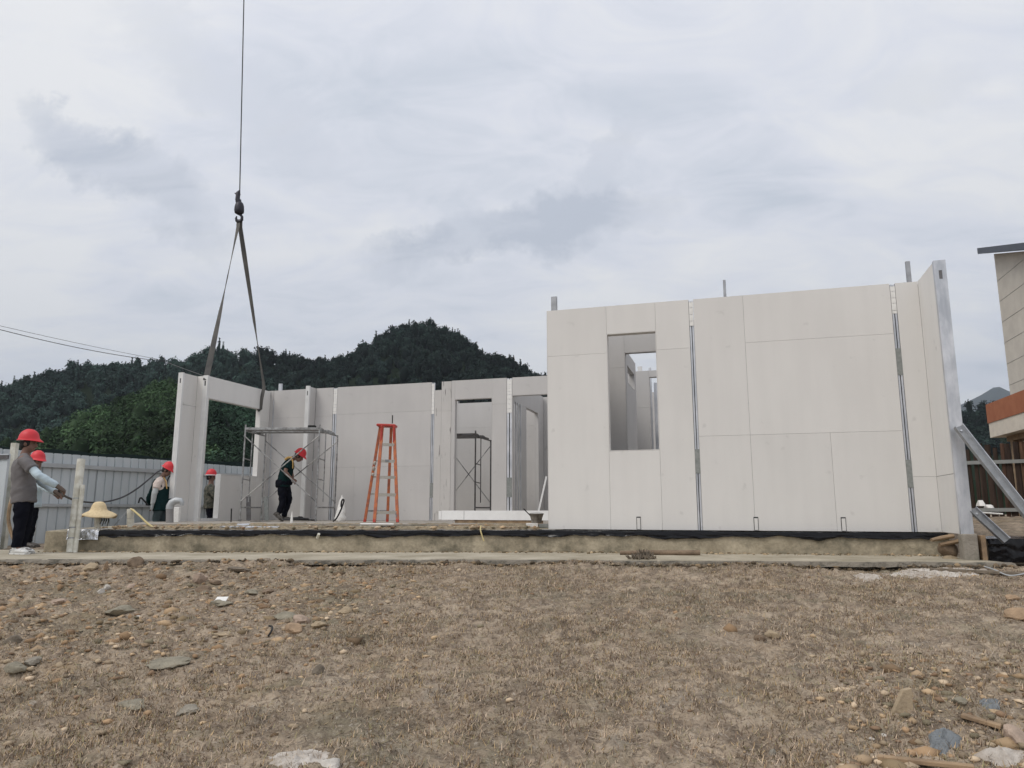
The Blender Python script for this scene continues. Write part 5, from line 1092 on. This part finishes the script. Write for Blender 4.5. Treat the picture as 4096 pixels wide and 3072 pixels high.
a = P(541, 517, 14.9); a.z = ZF; MB().bar(a + V(-.1, 0, 0), a + V(.12, .1, .92), .035, .02).build('pale_batten', white_ch, label='pale batten leaning in the wide opening just left of the front wall', cat='batten')
a = P(474.5, 514, 17); MB().box((a.x - .04, a.y, ZF), (a.x + .04, a.y + .06, ZF + .12)).build('timber_block', wood, label='small dark block on the floor in the door opening', cat='block')
# braces at the right end of the wall
a = H(5.235, -.88, 1.06); b = V(7.35, 7.6, -.30)
a = P(958, 428, 8.50); b = P(1040, 532, 7.75)
for a, b, lab, wd in ((P(957.5, 427, 8.50), P(1046, 540, 7.9), 'long galvanised brace sloping from the wall end down to the right edge', .10), (P(972, 510, 8.62), P(1006, 541.5, 8.45), 'short galvanised brace at the foot of the wall end', .085)):
    br_ = empty('steel_brace', b, lab, 'brace', 'galvanised braces at the wall end'); d = (b - a).normalized(); x = V(0, -1, 0); x = (x - d * x.dot(d)).normalized(); y = d.cross(x); y = y if y.z > 0 else -y
    MB().obox((a + b) / 2, d * (b - a).length / 2, y * wd / 2, x * .003).build('web', steel_d, br_)
    MB().obox((a + b) / 2 + y * wd / 2 + x * .025, d * (b - a).length / 2, y * .003, x * .025).build('flange', steel, br_)
    MB().obox((a + b) / 2 - y * wd / 2 + x * .025, d * (b - a).length / 2, y * .003, x * .025).build('flange', steel_d, br_)
    MB().tube(a + d * .06 + x * .004, a + d * .06 + x * .02, .012, n=8).build('bolt', steel, br_)
# corner stump, wood, sheet heap
c = H(5.19, -.80, -.43)
t = MB(); t.obox(c, DS * .075, DT * .10, UP * .155); o = t.build('concrete_stump', conc_g, label='short concrete stump under the right end of the front wall', cat='concrete block', bevel=.012)
t = MB(); t.obox(c + DS * .14 + DT * .02 - UP * .02, DS * .025, DT * .09, UP * .16); t.build('formwork_board', wood, label='dark upright formwork board on the right side of the concrete stump', cat='board', bevel=.006)
def rock(c, sx, sy, sz, seed, n=3, flat=False):
    bm = bmesh.new(); bmesh.ops.create_icosphere(bm, subdivisions=n, radius=1); o = V(seed * 3.1, seed * 1.7, seed)
    for v in bm.verts:
        d = v.co.normalized(); q = 1 + .34 * mnoise.noise(d * 1.1 + o) + .16 * mnoise.noise(d * 2.6 + o) + .06 * mnoise.noise(d * 7 + o)
        # facet
        for k_ in range(5):
            pn = V(math.sin(seed * 7 + k_ * 2.4), math.cos(seed * 3 + k_ * 1.9), math.sin(k_ * 2.1 + seed)).normalized(); h_ = (d * q).dot(pn)
            if h_ > .62: q -= (h_ - .62) * .8
        v.co = V(d.x * sx * q, d.y * sy * q, d.z * sz * q)
    mb = MB(); mb.v = [v.co + c for v in bm.verts]; mb.f = [tuple(v.index for v in fc.verts) for fc in bm.faces]; bm.free(); return mb
cs = H(5.02, -.62, -.47)
rock(cs, .12, .10, .10, 3).build('stone', stone_m['brown'], label='rough brown stone packed against the left side of the concrete stump', cat='stone', smooth=True)
rock(cs + V(-.02, -.05, -.10), .10, .08, .05, 5).build('stone', stone_m['tan'], label='tan stone at the foot of the concrete stump', cat='stone', smooth=True)
for k_, (dz, dx, lab) in enumerate(((.13, -.06, 'upper split log wedged beside the stump under the wall'), (.075, .03, 'lower short log wedged beside the stump under the wall'))):
    q = cs + V(dx, -.06, dz); MB().loft([q + V(-.16, 0, -.012), q + V(-.05, 0, .01), q + V(.10, .0, .035)], [(.03, .02), (.036, .026), (.034, .026)], 8).build('log', wood, label=lab, cat='log', smooth=True)
t = MB(); t.box((5.52, 8.62, -.62), (6.16, 9.2, -.335)); t.build('foundation_return', conc_g, label='low concrete return of the foundation wrapped in black sheet at the right', cat='concrete block')
t = MB(); n_ = 40; m_ = 14
for i in range(n_ + 1):
    for j in range(m_ + 1):
        x = 5.46 + .74 * i / n_; s_ = j / m_; w_ = .03 * float(fbm(np.array([x * 3]), np.array([s_ * 3.0]), 3, 2)[0])
        if s_ < .35: t.v.append(V(x, 8.95 - .36 * s_ / .35, -.322 + abs(w_) * .6))
        else: t.v.append(V(x, 8.585 - abs(w_) * 1.5 - .02 * (s_ - .35), -.325 - (s_ - .35) / .65 * .27))
for i in range(n_):
    for j in range(m_): a = i * (m_ + 1) + j; t.f.append((a, a + m_ + 1, a + m_ + 2, a + 1))
t.build('plastic_sheet', sheet, label='crumpled black plastic sheet over the low foundation right of the stump', cat='plastic sheet', smooth=True)
# ---- debris on the front ledge of the slab
def ledge(u, v, Y): p = P(u, v, Y); return V(p.x, p.y, -.275)
for i, (u, Y, L_2, w_, mt_, lab) in enumerate([(262, 11.9, 1.5, .06, wood, 'long thin timber lying on the rubble in front of the scaffold'), (330, 12.3, 1.2, .05, conc_g, 'narrow trim strip lying on the rubble between scaffold and ladder'),
        (375, 11.7, 2.0, .05, conc_g, 'grey strip lying along the slab edge below the ladder'), (250, 11.5, .9, .05, foil, 'shiny foil strip on the slab edge near the left panel'), (470, 12.0, 1.3, .06, wood, 'weathered lath on the rubble below the white channel')]):
    c = ledge(u, 525, Y); c.z = -.262 + .012 * (i % 3); ang = random.uniform(-.06, .06); MB().obox(c, V(math.cos(ang), math.sin(ang), random.uniform(-.01, .01)) * L_2 / 2, V(0, w_ / 2, 0), UP * .012).build('strip', mt_, label=lab, cat='strip')
for i, (u, mt_, lab) in enumerate([(366, foam, 'white plastic scrap on the rubble just left of the ladder feet'), (378, foam, 'square white board scrap on the rubble under the ladder'), (388, foam, 'small bright scrap on the slab edge right below the ladder'), (243, foil, 'bright crumpled foil scrap near the left panel')]):
    c = ledge(u, 525, 11.9 - .05 * i); c.z = -.25; MB().obox(c, V(.09, .02, .0), V(-.01, .06, .02), V(0, -.01, .015)).build('scrap', mt_, label=lab, cat='scrap', bevel=.004)
a = P(318, 538, 10.7); MB().loft([a + V(0, -.03, 0), a + V(.03, -.08, .06)], [.022, .02], 8).build('pipe_stub', pvc, label='short white pipe stub poking out of the concrete below the ladder', cat='pipe', smooth=True)
cable('yellow_cord', [P(481, 526, 10.78), P(480.5, 530, 10.68), P(482.5, 537, 10.66), P(484, 541, 10.66)], .010, ylw, label='short yellow cord hanging over the black sheet near the bucket', cat='cord')
# small lumps on the ledge
def scatter(name, label, pts_, sz, mt_, tint, seed=1, sub=1, zs=.6):
    g = np.random.default_rng(seed); bm = bmesh.new(); bmesh.ops.create_icosphere(bm, subdivisions=sub, radius=1); v0 = np.array([v.co[:] for v in bm.verts]); f0 = np.array([[v.index for v in fc.verts] for fc in bm.faces]); bm.free()
    Vs, Fs, As = [], [], []; n0 = len(v0)
    for i, (x, y, z) in enumerate(pts_):
        s = sz[i]; v = v0 * (0.58 + 0.84 * g.random((n0, 1))) * np.array([1.0, .6 + .5 * g.random(), zs * (.5 + .6 * g.random())]) * s
        th = g.random() * 6.28; c, s_ = math.cos(th), math.sin(th); v = np.stack([v[:, 0] * c - v[:, 1] * s_, v[:, 0] * s_ + v[:, 1] * c, v[:, 2]], 1)
        Vs.append(v + np.array([x, y, z])); Fs.append(f0 + i * n0); As.append(np.repeat(tint[g.integers(len(tint))][None, :] * (.7 + .5 * g.random()), n0, 0))
    return np_obj(name, np.vstack(Vs), np.vstack(Fs), mt_, attr=np.vstack(As), kind='stuff', label=label)
tints = np.array([[1, .95, .85], [.8, .75, .68], [1.25, 1.1, .9], [1.5, 1.42, 1.3], [.6, .62, .55], [1.05, .85, .66], [.75, .6, .5]])
g = np.random.default_rng(3)
n = 900; x = -6.4 + 6.8 * g.random(n); y = 11.3 + 2.6 * g.random(n) ** 1.3
scatter('rubble', 'small broken bricks and stones strewn along the slab edge', np.stack([x, y, np.full(n, -.268)], 1), .012 + .045 * g.random(n) ** 3, gravel_m, tints, 4)
# gravel in the foreground
def inview(n, ymin, ymax, dens=None, seed=0):
    g = np.random.default_rng(seed); y = ymin + (ymax - ymin) * g.random(n * 2) ** 1.0; x = (g.random(n * 2) - .5) * 1.62 * y
    if dens is not None: k_ = g.random(len(x)) < dens(x, y); x, y = x[k_], y[k_]
    return x[:n], y[:n]
lefty = lambda x, y: np.clip((-x / y - .05 - .06 * fbm(x, y, 2, .8)) * 6 * np.clip((y - 4.6) / 2.0, 0.06, 1), .025, 1) + np.clip((x / y - .38) * 8, 0, 1) * (y < 5.2) * 2.5
x, y = inview(10500, 2.9, 9.1, lefty, 11)
sz = .005 + .030 * np.random.default_rng(5).random(len(x)) ** 4.5
scatter('gravel', 'loose gravel and clods over the dry ground', np.stack([x, y, ground_z(x, y) + sz * .1], 1), sz, gravel_m, tints, 6)
# dry straw, roots and twigs
n = 110000; x, y = inview(n, 2.9, 9.2, lambda x, y: np.clip(.45 + 1.3 * fbm(x + 5, y, 3, 2.4), .08, 1) * np.clip(1.5 - np.clip((-x / y - .1) * 3, 0, 1), .35, 1), 21); n = len(x)
tx, ty = inview(9500, 2.85, 9.2, lambda x, y: np.clip(.62 + 1.1 * fbm(x + 2, y + 3, 3, 1.1), .08, 1) * np.clip(1.25 - np.clip((-x / y - .12) * 4, 0, 1) * np.clip((y - 4.8) / 1.5, 0, 1) - np.clip((x / y - .42) * 6, 0, 1) * (y < 4.8) * .8, .12, 1), 33)
gg = np.random.default_rng(44); per = 17; tr = (.018 + .045 * gg.random(len(tx)))
x = np.concatenate([x, (tx[:, None] + tr[:, None] * gg.normal(size=(len(tx), per))).ravel()]); y = np.concatenate([y, (ty[:, None] + tr[:, None] * gg.normal(size=(len(tx), per))).ravel()]); n0_ = n; n = len(x)
g = np.random.default_rng(8); z = ground_z(x, y); th = g.random(n) * 6.283; el_ = g.random(n) ** 2.2 * 1.0 + .03; ln = .016 + .050 * g.random(n) ** 2.3; el_[n0_:] = .15 + 1.1 * g.random(n - n0_); ln[n0_:] = .013 + .028 * g.random(n - n0_)
dx, dy, dz = np.cos(th) * np.cos(el_), np.sin(th) * np.cos(el_), np.sin(el_); wd = .0012 + .0022 * g.random(n)
p0 = np.stack([x, y, z - .004], 1); d = np.stack([dx, dy, dz], 1) * ln[:, None]; sd_ = np.stack([-np.sin(th), np.cos(th), np.zeros(n)], 1) * wd[:, None]
mid = p0 + d * .55 + np.array([0, 0, .25]) * ln[:, None] * .3; tip = p0 + d
vv = np.stack([p0 - sd_, p0 + sd_, tip + sd_ * .3, tip - sd_ * .3], 1).reshape(-1, 3)
b_ = np.arange(n)[:, None] * 4; ff = b_ + np.array([0, 1, 2, 3])
tn = np.array([[1, 1, 1], [1.35, 1.25, 1.1], [.6, .5, .45], [1.15, 1.0, .7], [.8, .85, .6], [1.5, 1.42, 1.35], [.38, .33, .31]])[g.integers(0, 7, n)] * (.7 + .5 * g.random(n))[:, None]
np_obj('dry_grass', vv, ff, straw, attr=np.repeat(tn, 4, 0), kind='stuff', label='short dead grass, roots and straw littering the dry soil')
# ---- stones one can point at
def gpt(u, v):
    y = 3.0
    best = None
    for i in range(600):
        y = 2.9 + i * .0125; p = P(u, v, y)
        if p.z <= gz(p.x, p.y): return V(p.x, p.y, gz(p.x, p.y))
    return p
ST = [(92, 566, .13, .09, .055, 'tan', 'pale yellowish stone just below the path at the left, beside an upright slab'), (106, 566, .035, .05, .09, 'orange', 'narrow tan slab standing upright in the soil below the path'),
 (136, 562, .16, .10, .085, 'brown', 'big brown angular stone against the edge of the path at left'), (200, 578, .13, .09, .085, 'pink', 'pale pinkish pointed stone upper left of the white marked one'),
 (202, 588, .15, .09, .05, 'brown', 'brown flat stone right under the pale pinkish pointed one'), (238, 567, .22, .10, .035, 'dark', 'dark flat slab lying close to the path below the scaffold'),
 (221, 602, .19, .12, .04, 'green', 'greenish grey flat stone with a white square mark on it'), (284, 615, .17, .10, .035, 'green', 'smooth green grey slab left of the pinkish one'),
 (302, 620, .13, .09, .06, 'pink', 'pinkish grey block at the right end of the stony patch'), (293, 627, .13, .08, .045, 'orange', 'orange tan stone in front of the pinkish block'),
 (319, 623, .10, .07, .035, 'tan', 'small tan stone right of the pinkish block'), (170, 661, .24, .13, .03, 'green', 'long flat greenish slab in the middle of the left foreground'),
 (137, 703, .17, .09, .03, 'green', 'flat green grey slab low in the left foreground'), (190, 708, .10, .08, .025, 'grey', 'grey flat stone right of the low greenish slab'),
 (33, 660, .09, .07, .04, 'grey', 'rounded grey stone near the left edge of the photo'), (14, 640, .10, .08, .05, 'dark', 'dark stone half buried at the left edge'),
 (101, 589, .06, .04, .03, 'white', 'small white stone left of the pale pinkish pointed one'), (107, 587, .05, .04, .04, 'white', 'small white pebble leaning beside another white one'),
 (131, 585, .07, .05, .03, 'pink', 'small pink stone between the white pebbles and the pointed stone'), (215, 580, .10, .06, .03, 'brown', 'brownish stone right of the pale pinkish pointed stone'),
 (120, 610, .2, .12, .05, 'green', 'broad mossy stone in the upper left foreground'), (30, 612, .10, .07, .04, 'brown', 'brown stone near the left edge below the path'),
 (222, 632, .16, .04, .02, 'tan', 'long thin tan stone below the white marked one'), (268, 589, .10, .06, .03, 'brown', 'small brown lump right of the dark flat slab'),
 (252, 590, .12, .07, .03, 'green', 'greenish flat stone below the dark flat slab'), (139, 614, .05, .02, .012, 'white', 'thin white chip in the upper left foreground'),
 (60, 600, .12, .08, .04, 'pink', 'pale stone low in the soil left of the mossy stone'), (318, 668, .07, .05, .035, 'dark', 'lone dark stone right of the long greenish slab'),
 (772, 634, .09, .06, .035, 'tan', 'rough yellowish clod lying alone in the middle right of the ground'), (760, 637, .06, .05, .04, 'brown', 'brown clod touching the rough yellowish one'),
 (1018, 614, .15, .10, .06, 'orange', 'orange tan stone at the right edge of the photo'), (1012, 597, .10, .07, .04, 'orange', 'smaller orange stone above the one at the right edge'),
 (1016, 737, .10, .08, .05, 'pink', 'pink stone at the lower right edge of the photo'), (772, 752, .03, .03, .022, 'grey', 'small grey stone in the dark hollow at lower right'),
 (884, 733, .024, .02, .010, 'white', 'small white oval pebble left of the grey film'), (872, 738, .03, .02, .010, 'white', 'white pebble lowest of the small cluster left of the grey film'),
 (1003, 555, .16, .08, .03, 'tan', 'flat tan stone on the right side below the black heap'), (985, 548, .12, .07, .04, 'pink', 'pale stone beside the black heap at the right'),
 (15, 667, .12, .08, .04, 'green', 'green grey stone behind the rounded grey one at left'), (345, 609, .10, .06, .03, 'tan', 'tan flat chip at the top right of the stony patch'),
 (960, 700, .07, .05, .03, 'green', 'greenish stone above the grey film at lower right'), (330, 762, .09, .05, .02, 'white', 'white crusty lump at the bottom edge left of centre')]
for i, (u, v, a_, b_2, c_, m_, lab) in enumerate(ST):
    p = gpt(u, v + 3); mb = rock(p + UP * c_ * .15, a_ * .62, b_2, c_, 1.3 + i * 1.37, 2 if a_ < .06 else 3)
    o = mb.build('stone', stone_m[m_], label=lab, cat='stone', smooth=True)
    o.data.set_sharp_from_angle(angle=R(28))
    if i == 6: MB().obox(p + V(.01, -.02, .052), V(.05, .004, .0), V(-.006, .045, .012), UP * .003).build('white_mark', foam, o)
def flat(name, mt_, u, v, du, dv, lab, cat, seed=0, h=.012, n_=40):
    c = gpt(u, v); e1 = gpt(u + du, v) - c; e2 = gpt(u, v - dv) - c; mb = MB(); rings = 8
    mb.v.append(c + UP * (h + .02)); 
    for r_ in range(1, rings + 1):
        for j in range(n_):
            a = 6.2832 * j / n_; q = r_ / rings * (1 + .30 * float(fbm(np.array([math.cos(a) * 1.6 + seed * 3]), np.array([math.sin(a) * 1.6]), 4, 1.5)[0]))
            p = c + e1 * q * math.cos(a) + e2 * q * math.sin(a); z = gz(p.x, p.y)
            mb.v.append(V(p.x, p.y, z + h * (1 - (r_ / rings) ** 3 * 1.8)))
    for j in range(n_): mb.f.append((0, 1 + j, 1 + (j + 1) % n_))
    for r_ in range(rings - 1):
        for j in range(n_): j2 = (j + 1) % n_; a = 1 + r_ * n_; mb.f.append((a + j, a + n_ + j, a + n_ + j2, a + j2))
    return mb.build(name, mt_, label=lab, cat=cat, smooth=True)
flat('lime_crust', lime, 298, 757, 36, 9, 'patch of pale cement crust at the bottom edge left of centre', 'cement patch', 1)
flat('lime_crust', lime, 868, 577, 17, 4, 'bright white lime spill on the ground below the right end of the wall', 'lime spill', 2)
flat('lime_crust', lime, 935, 573, 60, 5, 'wide pale band of spilled cement dust at the right below the stump', 'cement patch', 3, h=.008)
flat('grey_film', film, 945, 742, 22, 14, 'crumpled blue grey plastic film half buried at lower right', 'plastic film', 4, h=.03)
flat('grey_film', film, 990, 706, 14, 9, 'smaller grey green film scrap above the big one at lower right', 'plastic film', 6, h=.02)
flat('cement_patch', lime, 1000, 757, 30, 8, 'pale hardened cement at the bottom right corner', 'cement patch', 5, h=.03)
p = gpt(905, 713); e_ = gpt(920, 713) - p; mb = MB(); s_ = e_.length / 15
A = p + V(-13 * s_, 0, -.02); B = p + V(9 * s_, 0, -.02); C2 = p + V(11 * s_, .02, 21 * s_); D = p + V(2 * s_, .02, 19 * s_)
mb.add([A, B, C2, D] + [q + V(0, .03, 0) for q in (A, B, C2, D)], [(0, 1, 2, 3), (7, 6, 5, 4), (0, 4, 5, 1), (1, 5, 6, 2), (2, 6, 7, 3), (3, 7, 4, 0)]); mb.build('board_offcut', stone_m['tan'], label='pale triangular board offcut standing in the ground at lower right', cat='offcut', bevel=.003)
def plank(u0, v0, u1, v1, w_, h_, lab, mt_=wood):
    a = gpt(u0, v0) + UP * .015; b = gpt(u1, v1) + UP * .02; MB().bar(a, b, h_, w_).build('plank', mt_, label=lab, cat='plank', bevel=.004)
plank(962, 722, 1002, 733, .05, .02, 'broken plank beside the grey film at lower right'); plank(878, 762, 975, 774, .04, .02, 'long plank at the bottom edge, lower right')
a = P(620, 552, 9.95); b = P(700, 551, 9.75); a.z = float(path_z(a.x)) + .03; b.z = float(path_z(b.x)) + .035
MB().loft([a, f(a, b, .3) + UP * .006, f(a, b, .7), b], [.026, .03, .034, .036], 9).build('pole', stone_m['brown'], label='brown pole lying on the path below the front wall', cat='pole', smooth=True)
plank(1006, 556, 1040, 560, .08, .05, 'dark timber lying right of the black sheet heap')
plank(930, 571, 1030, 577, .07, .03, 'dark plank half sunk in the dirt at the right', stone_m['dark'])
cable('wire', [gpt(985, 570) + UP * .03, gpt(995, 573) + UP * .03, gpt(1010, 578) + UP * .02, gpt(1030, 576) + UP * .03], .007, rail_m, label='thin pale wire on the dirt at the right edge', cat='wire')
cable('root_twig', [gpt(268, 638) + UP * .01, gpt(271, 636) + UP * .03, gpt(272, 631) + UP * .03, gpt(269, 629) + UP * .02], .008, dark, label='small dark curled twig left of the orange tan stone', cat='twig')
# clump of dry weeds on the path edge
cp = P(643, 560, 9.1); cp.z = float(path_z(cp.x)) + .0; mb = MB()
for i in range(120):
    a = random.random() * 6.28; r_ = .17 * random.random(); q = cp + V(math.cos(a) * r_, math.sin(a) * r_ * .6, .01); mb.loft([q, q + V(random.uniform(-.06, .06), random.uniform(-.04, .04), random.uniform(.03, .11) * (1.2 - r_ * 4))], [.012, .005], 4)
mb.build('weed_clump', stone_m['dark'], label='clump of dead roots and soil at the path edge below the window', cat='weed clump')
# rope hanging at left edge
cable('rope', [P(13, 476 + 22, 12.3), P(10, 505, 12.2), P(8.5, 520, 12.2), P(12, 535, 12.2), P(16, 542, 12.1), P(24, 548, 12.1)], .028, wood, label='brown rope hanging behind the man in the grey shirt', cat='rope')
# things lying behind on the right
for k_, (u, v, lab) in enumerate(((981, 506, 'white plastic chair part lying by the bark slab fence'), (989, 508, 'small white block beside the bark slab fence'))):
    p = P(u, v, 15.5); MB().loft([p, p + UP * .05, p + UP * (.12 if k_ == 0 else .07)], [(.13, .08), (.09, .07), (.02, .05)], 6).build('white_scrap', foam, label=lab, cat='scrap', smooth=True)
MB().tube(P(980, 512.5, 15), P(1003, 514, 14.8), .018, n=6).build('white_rod', foam, label='thin white rod lying before the bark slab fence', cat='rod')
# ================================================================== HAZE
mb = MB(); mb.box((-9000, -320, -3.2), (9000, 8200, 1500)); hz = mb.build('haze', ground_m, kind='stuff', label='thin humid haze', base=(0, 0, 0))
hm_ = bpy.data.materials.new('haze'); hm_.use_nodes = True; t_ = hm_.node_tree; t_.nodes.clear()
pv = t_.nodes.new('ShaderNodeVolumePrincipled'); pv.inputs['Color'].default_value = (.80, .89, 1, 1); pv.inputs['Density'].default_value = 0.00011; pv.inputs['Anisotropy'].default_value = 0.2
t_.links.new(pv.outputs[0], t_.nodes.new('ShaderNodeOutputMaterial').inputs['Volume']); hz.data.materials.clear(); hz.data.materials.append(hm_)
# soil clods: larger lumps half sunk in the ground
x, y = inview(1700, 3.2, 9.15, lambda x, y: np.clip((-x / y - .10 - .10 * fbm(x, y, 2, .8)) * 7, .006, 1) * np.clip((y - 4.8) / 1.5, .05, 1) + np.clip((x / y - .42) * 8, 0, 1) * (y < 4.9) * .6, 77)
sz = .02 + .055 * np.random.default_rng(9).random(len(x)) ** 3.2
scatter('soil_clods', 'lumps of soil and broken stone half sunk in the ground', np.stack([x, y, ground_z(x, y) - sz * .12], 1), sz, gravel_m, np.array([[.9, .72, .55], [.7, .56, .44], [1.05, .9, .72], [.62, .56, .44], [1.0, .88, .74], [.5, .42, .34]]), 31, sub=1, zs=.6)
x = np.linspace(-8, 5.3, 900) + .02 * np.random.default_rng(1).normal(size=900); y = path_front(x) - .06 - .10 * np.random.default_rng(2).random(900)
sz = .008 + .035 * np.random.default_rng(3).random(900) ** 3
scatter('edge_crumbs', 'dark crumbs of earth and concrete along the path edge', np.stack([x, y, ground_z(x, y) + .01], 1), sz, gravel_m, np.array([[.35, .33, .30], [.5, .45, .38], [.25, .24, .22], [.8, .7, .55]]), 12, sub=1, zs=.7)
# broken mortar and mud at the foot of the slab and on the path
n = 1300; g = np.random.default_rng(51); dd = total * g.random(n); pts_ = []
for d in dd:
    p, t = edge_pt(d); o = V(t.y, -t.x, 0); r_ = .015 + .30 * g.random() ** 3; q = p + o * r_; pts_.append((q.x, q.y, float(path_z(q.x)) + .006))
scatter('mortar_crumbs', 'crumbs of mortar and mud fallen along the foot of the slab', np.array(pts_), .006 + .03 * g.random(n) ** 4, gravel_m, np.array([[.5, .45, .36], [.9, .85, .7], [1.3, 1.2, 1.0], [.35, .33, .26]]), 52, sub=1, zs=.6)
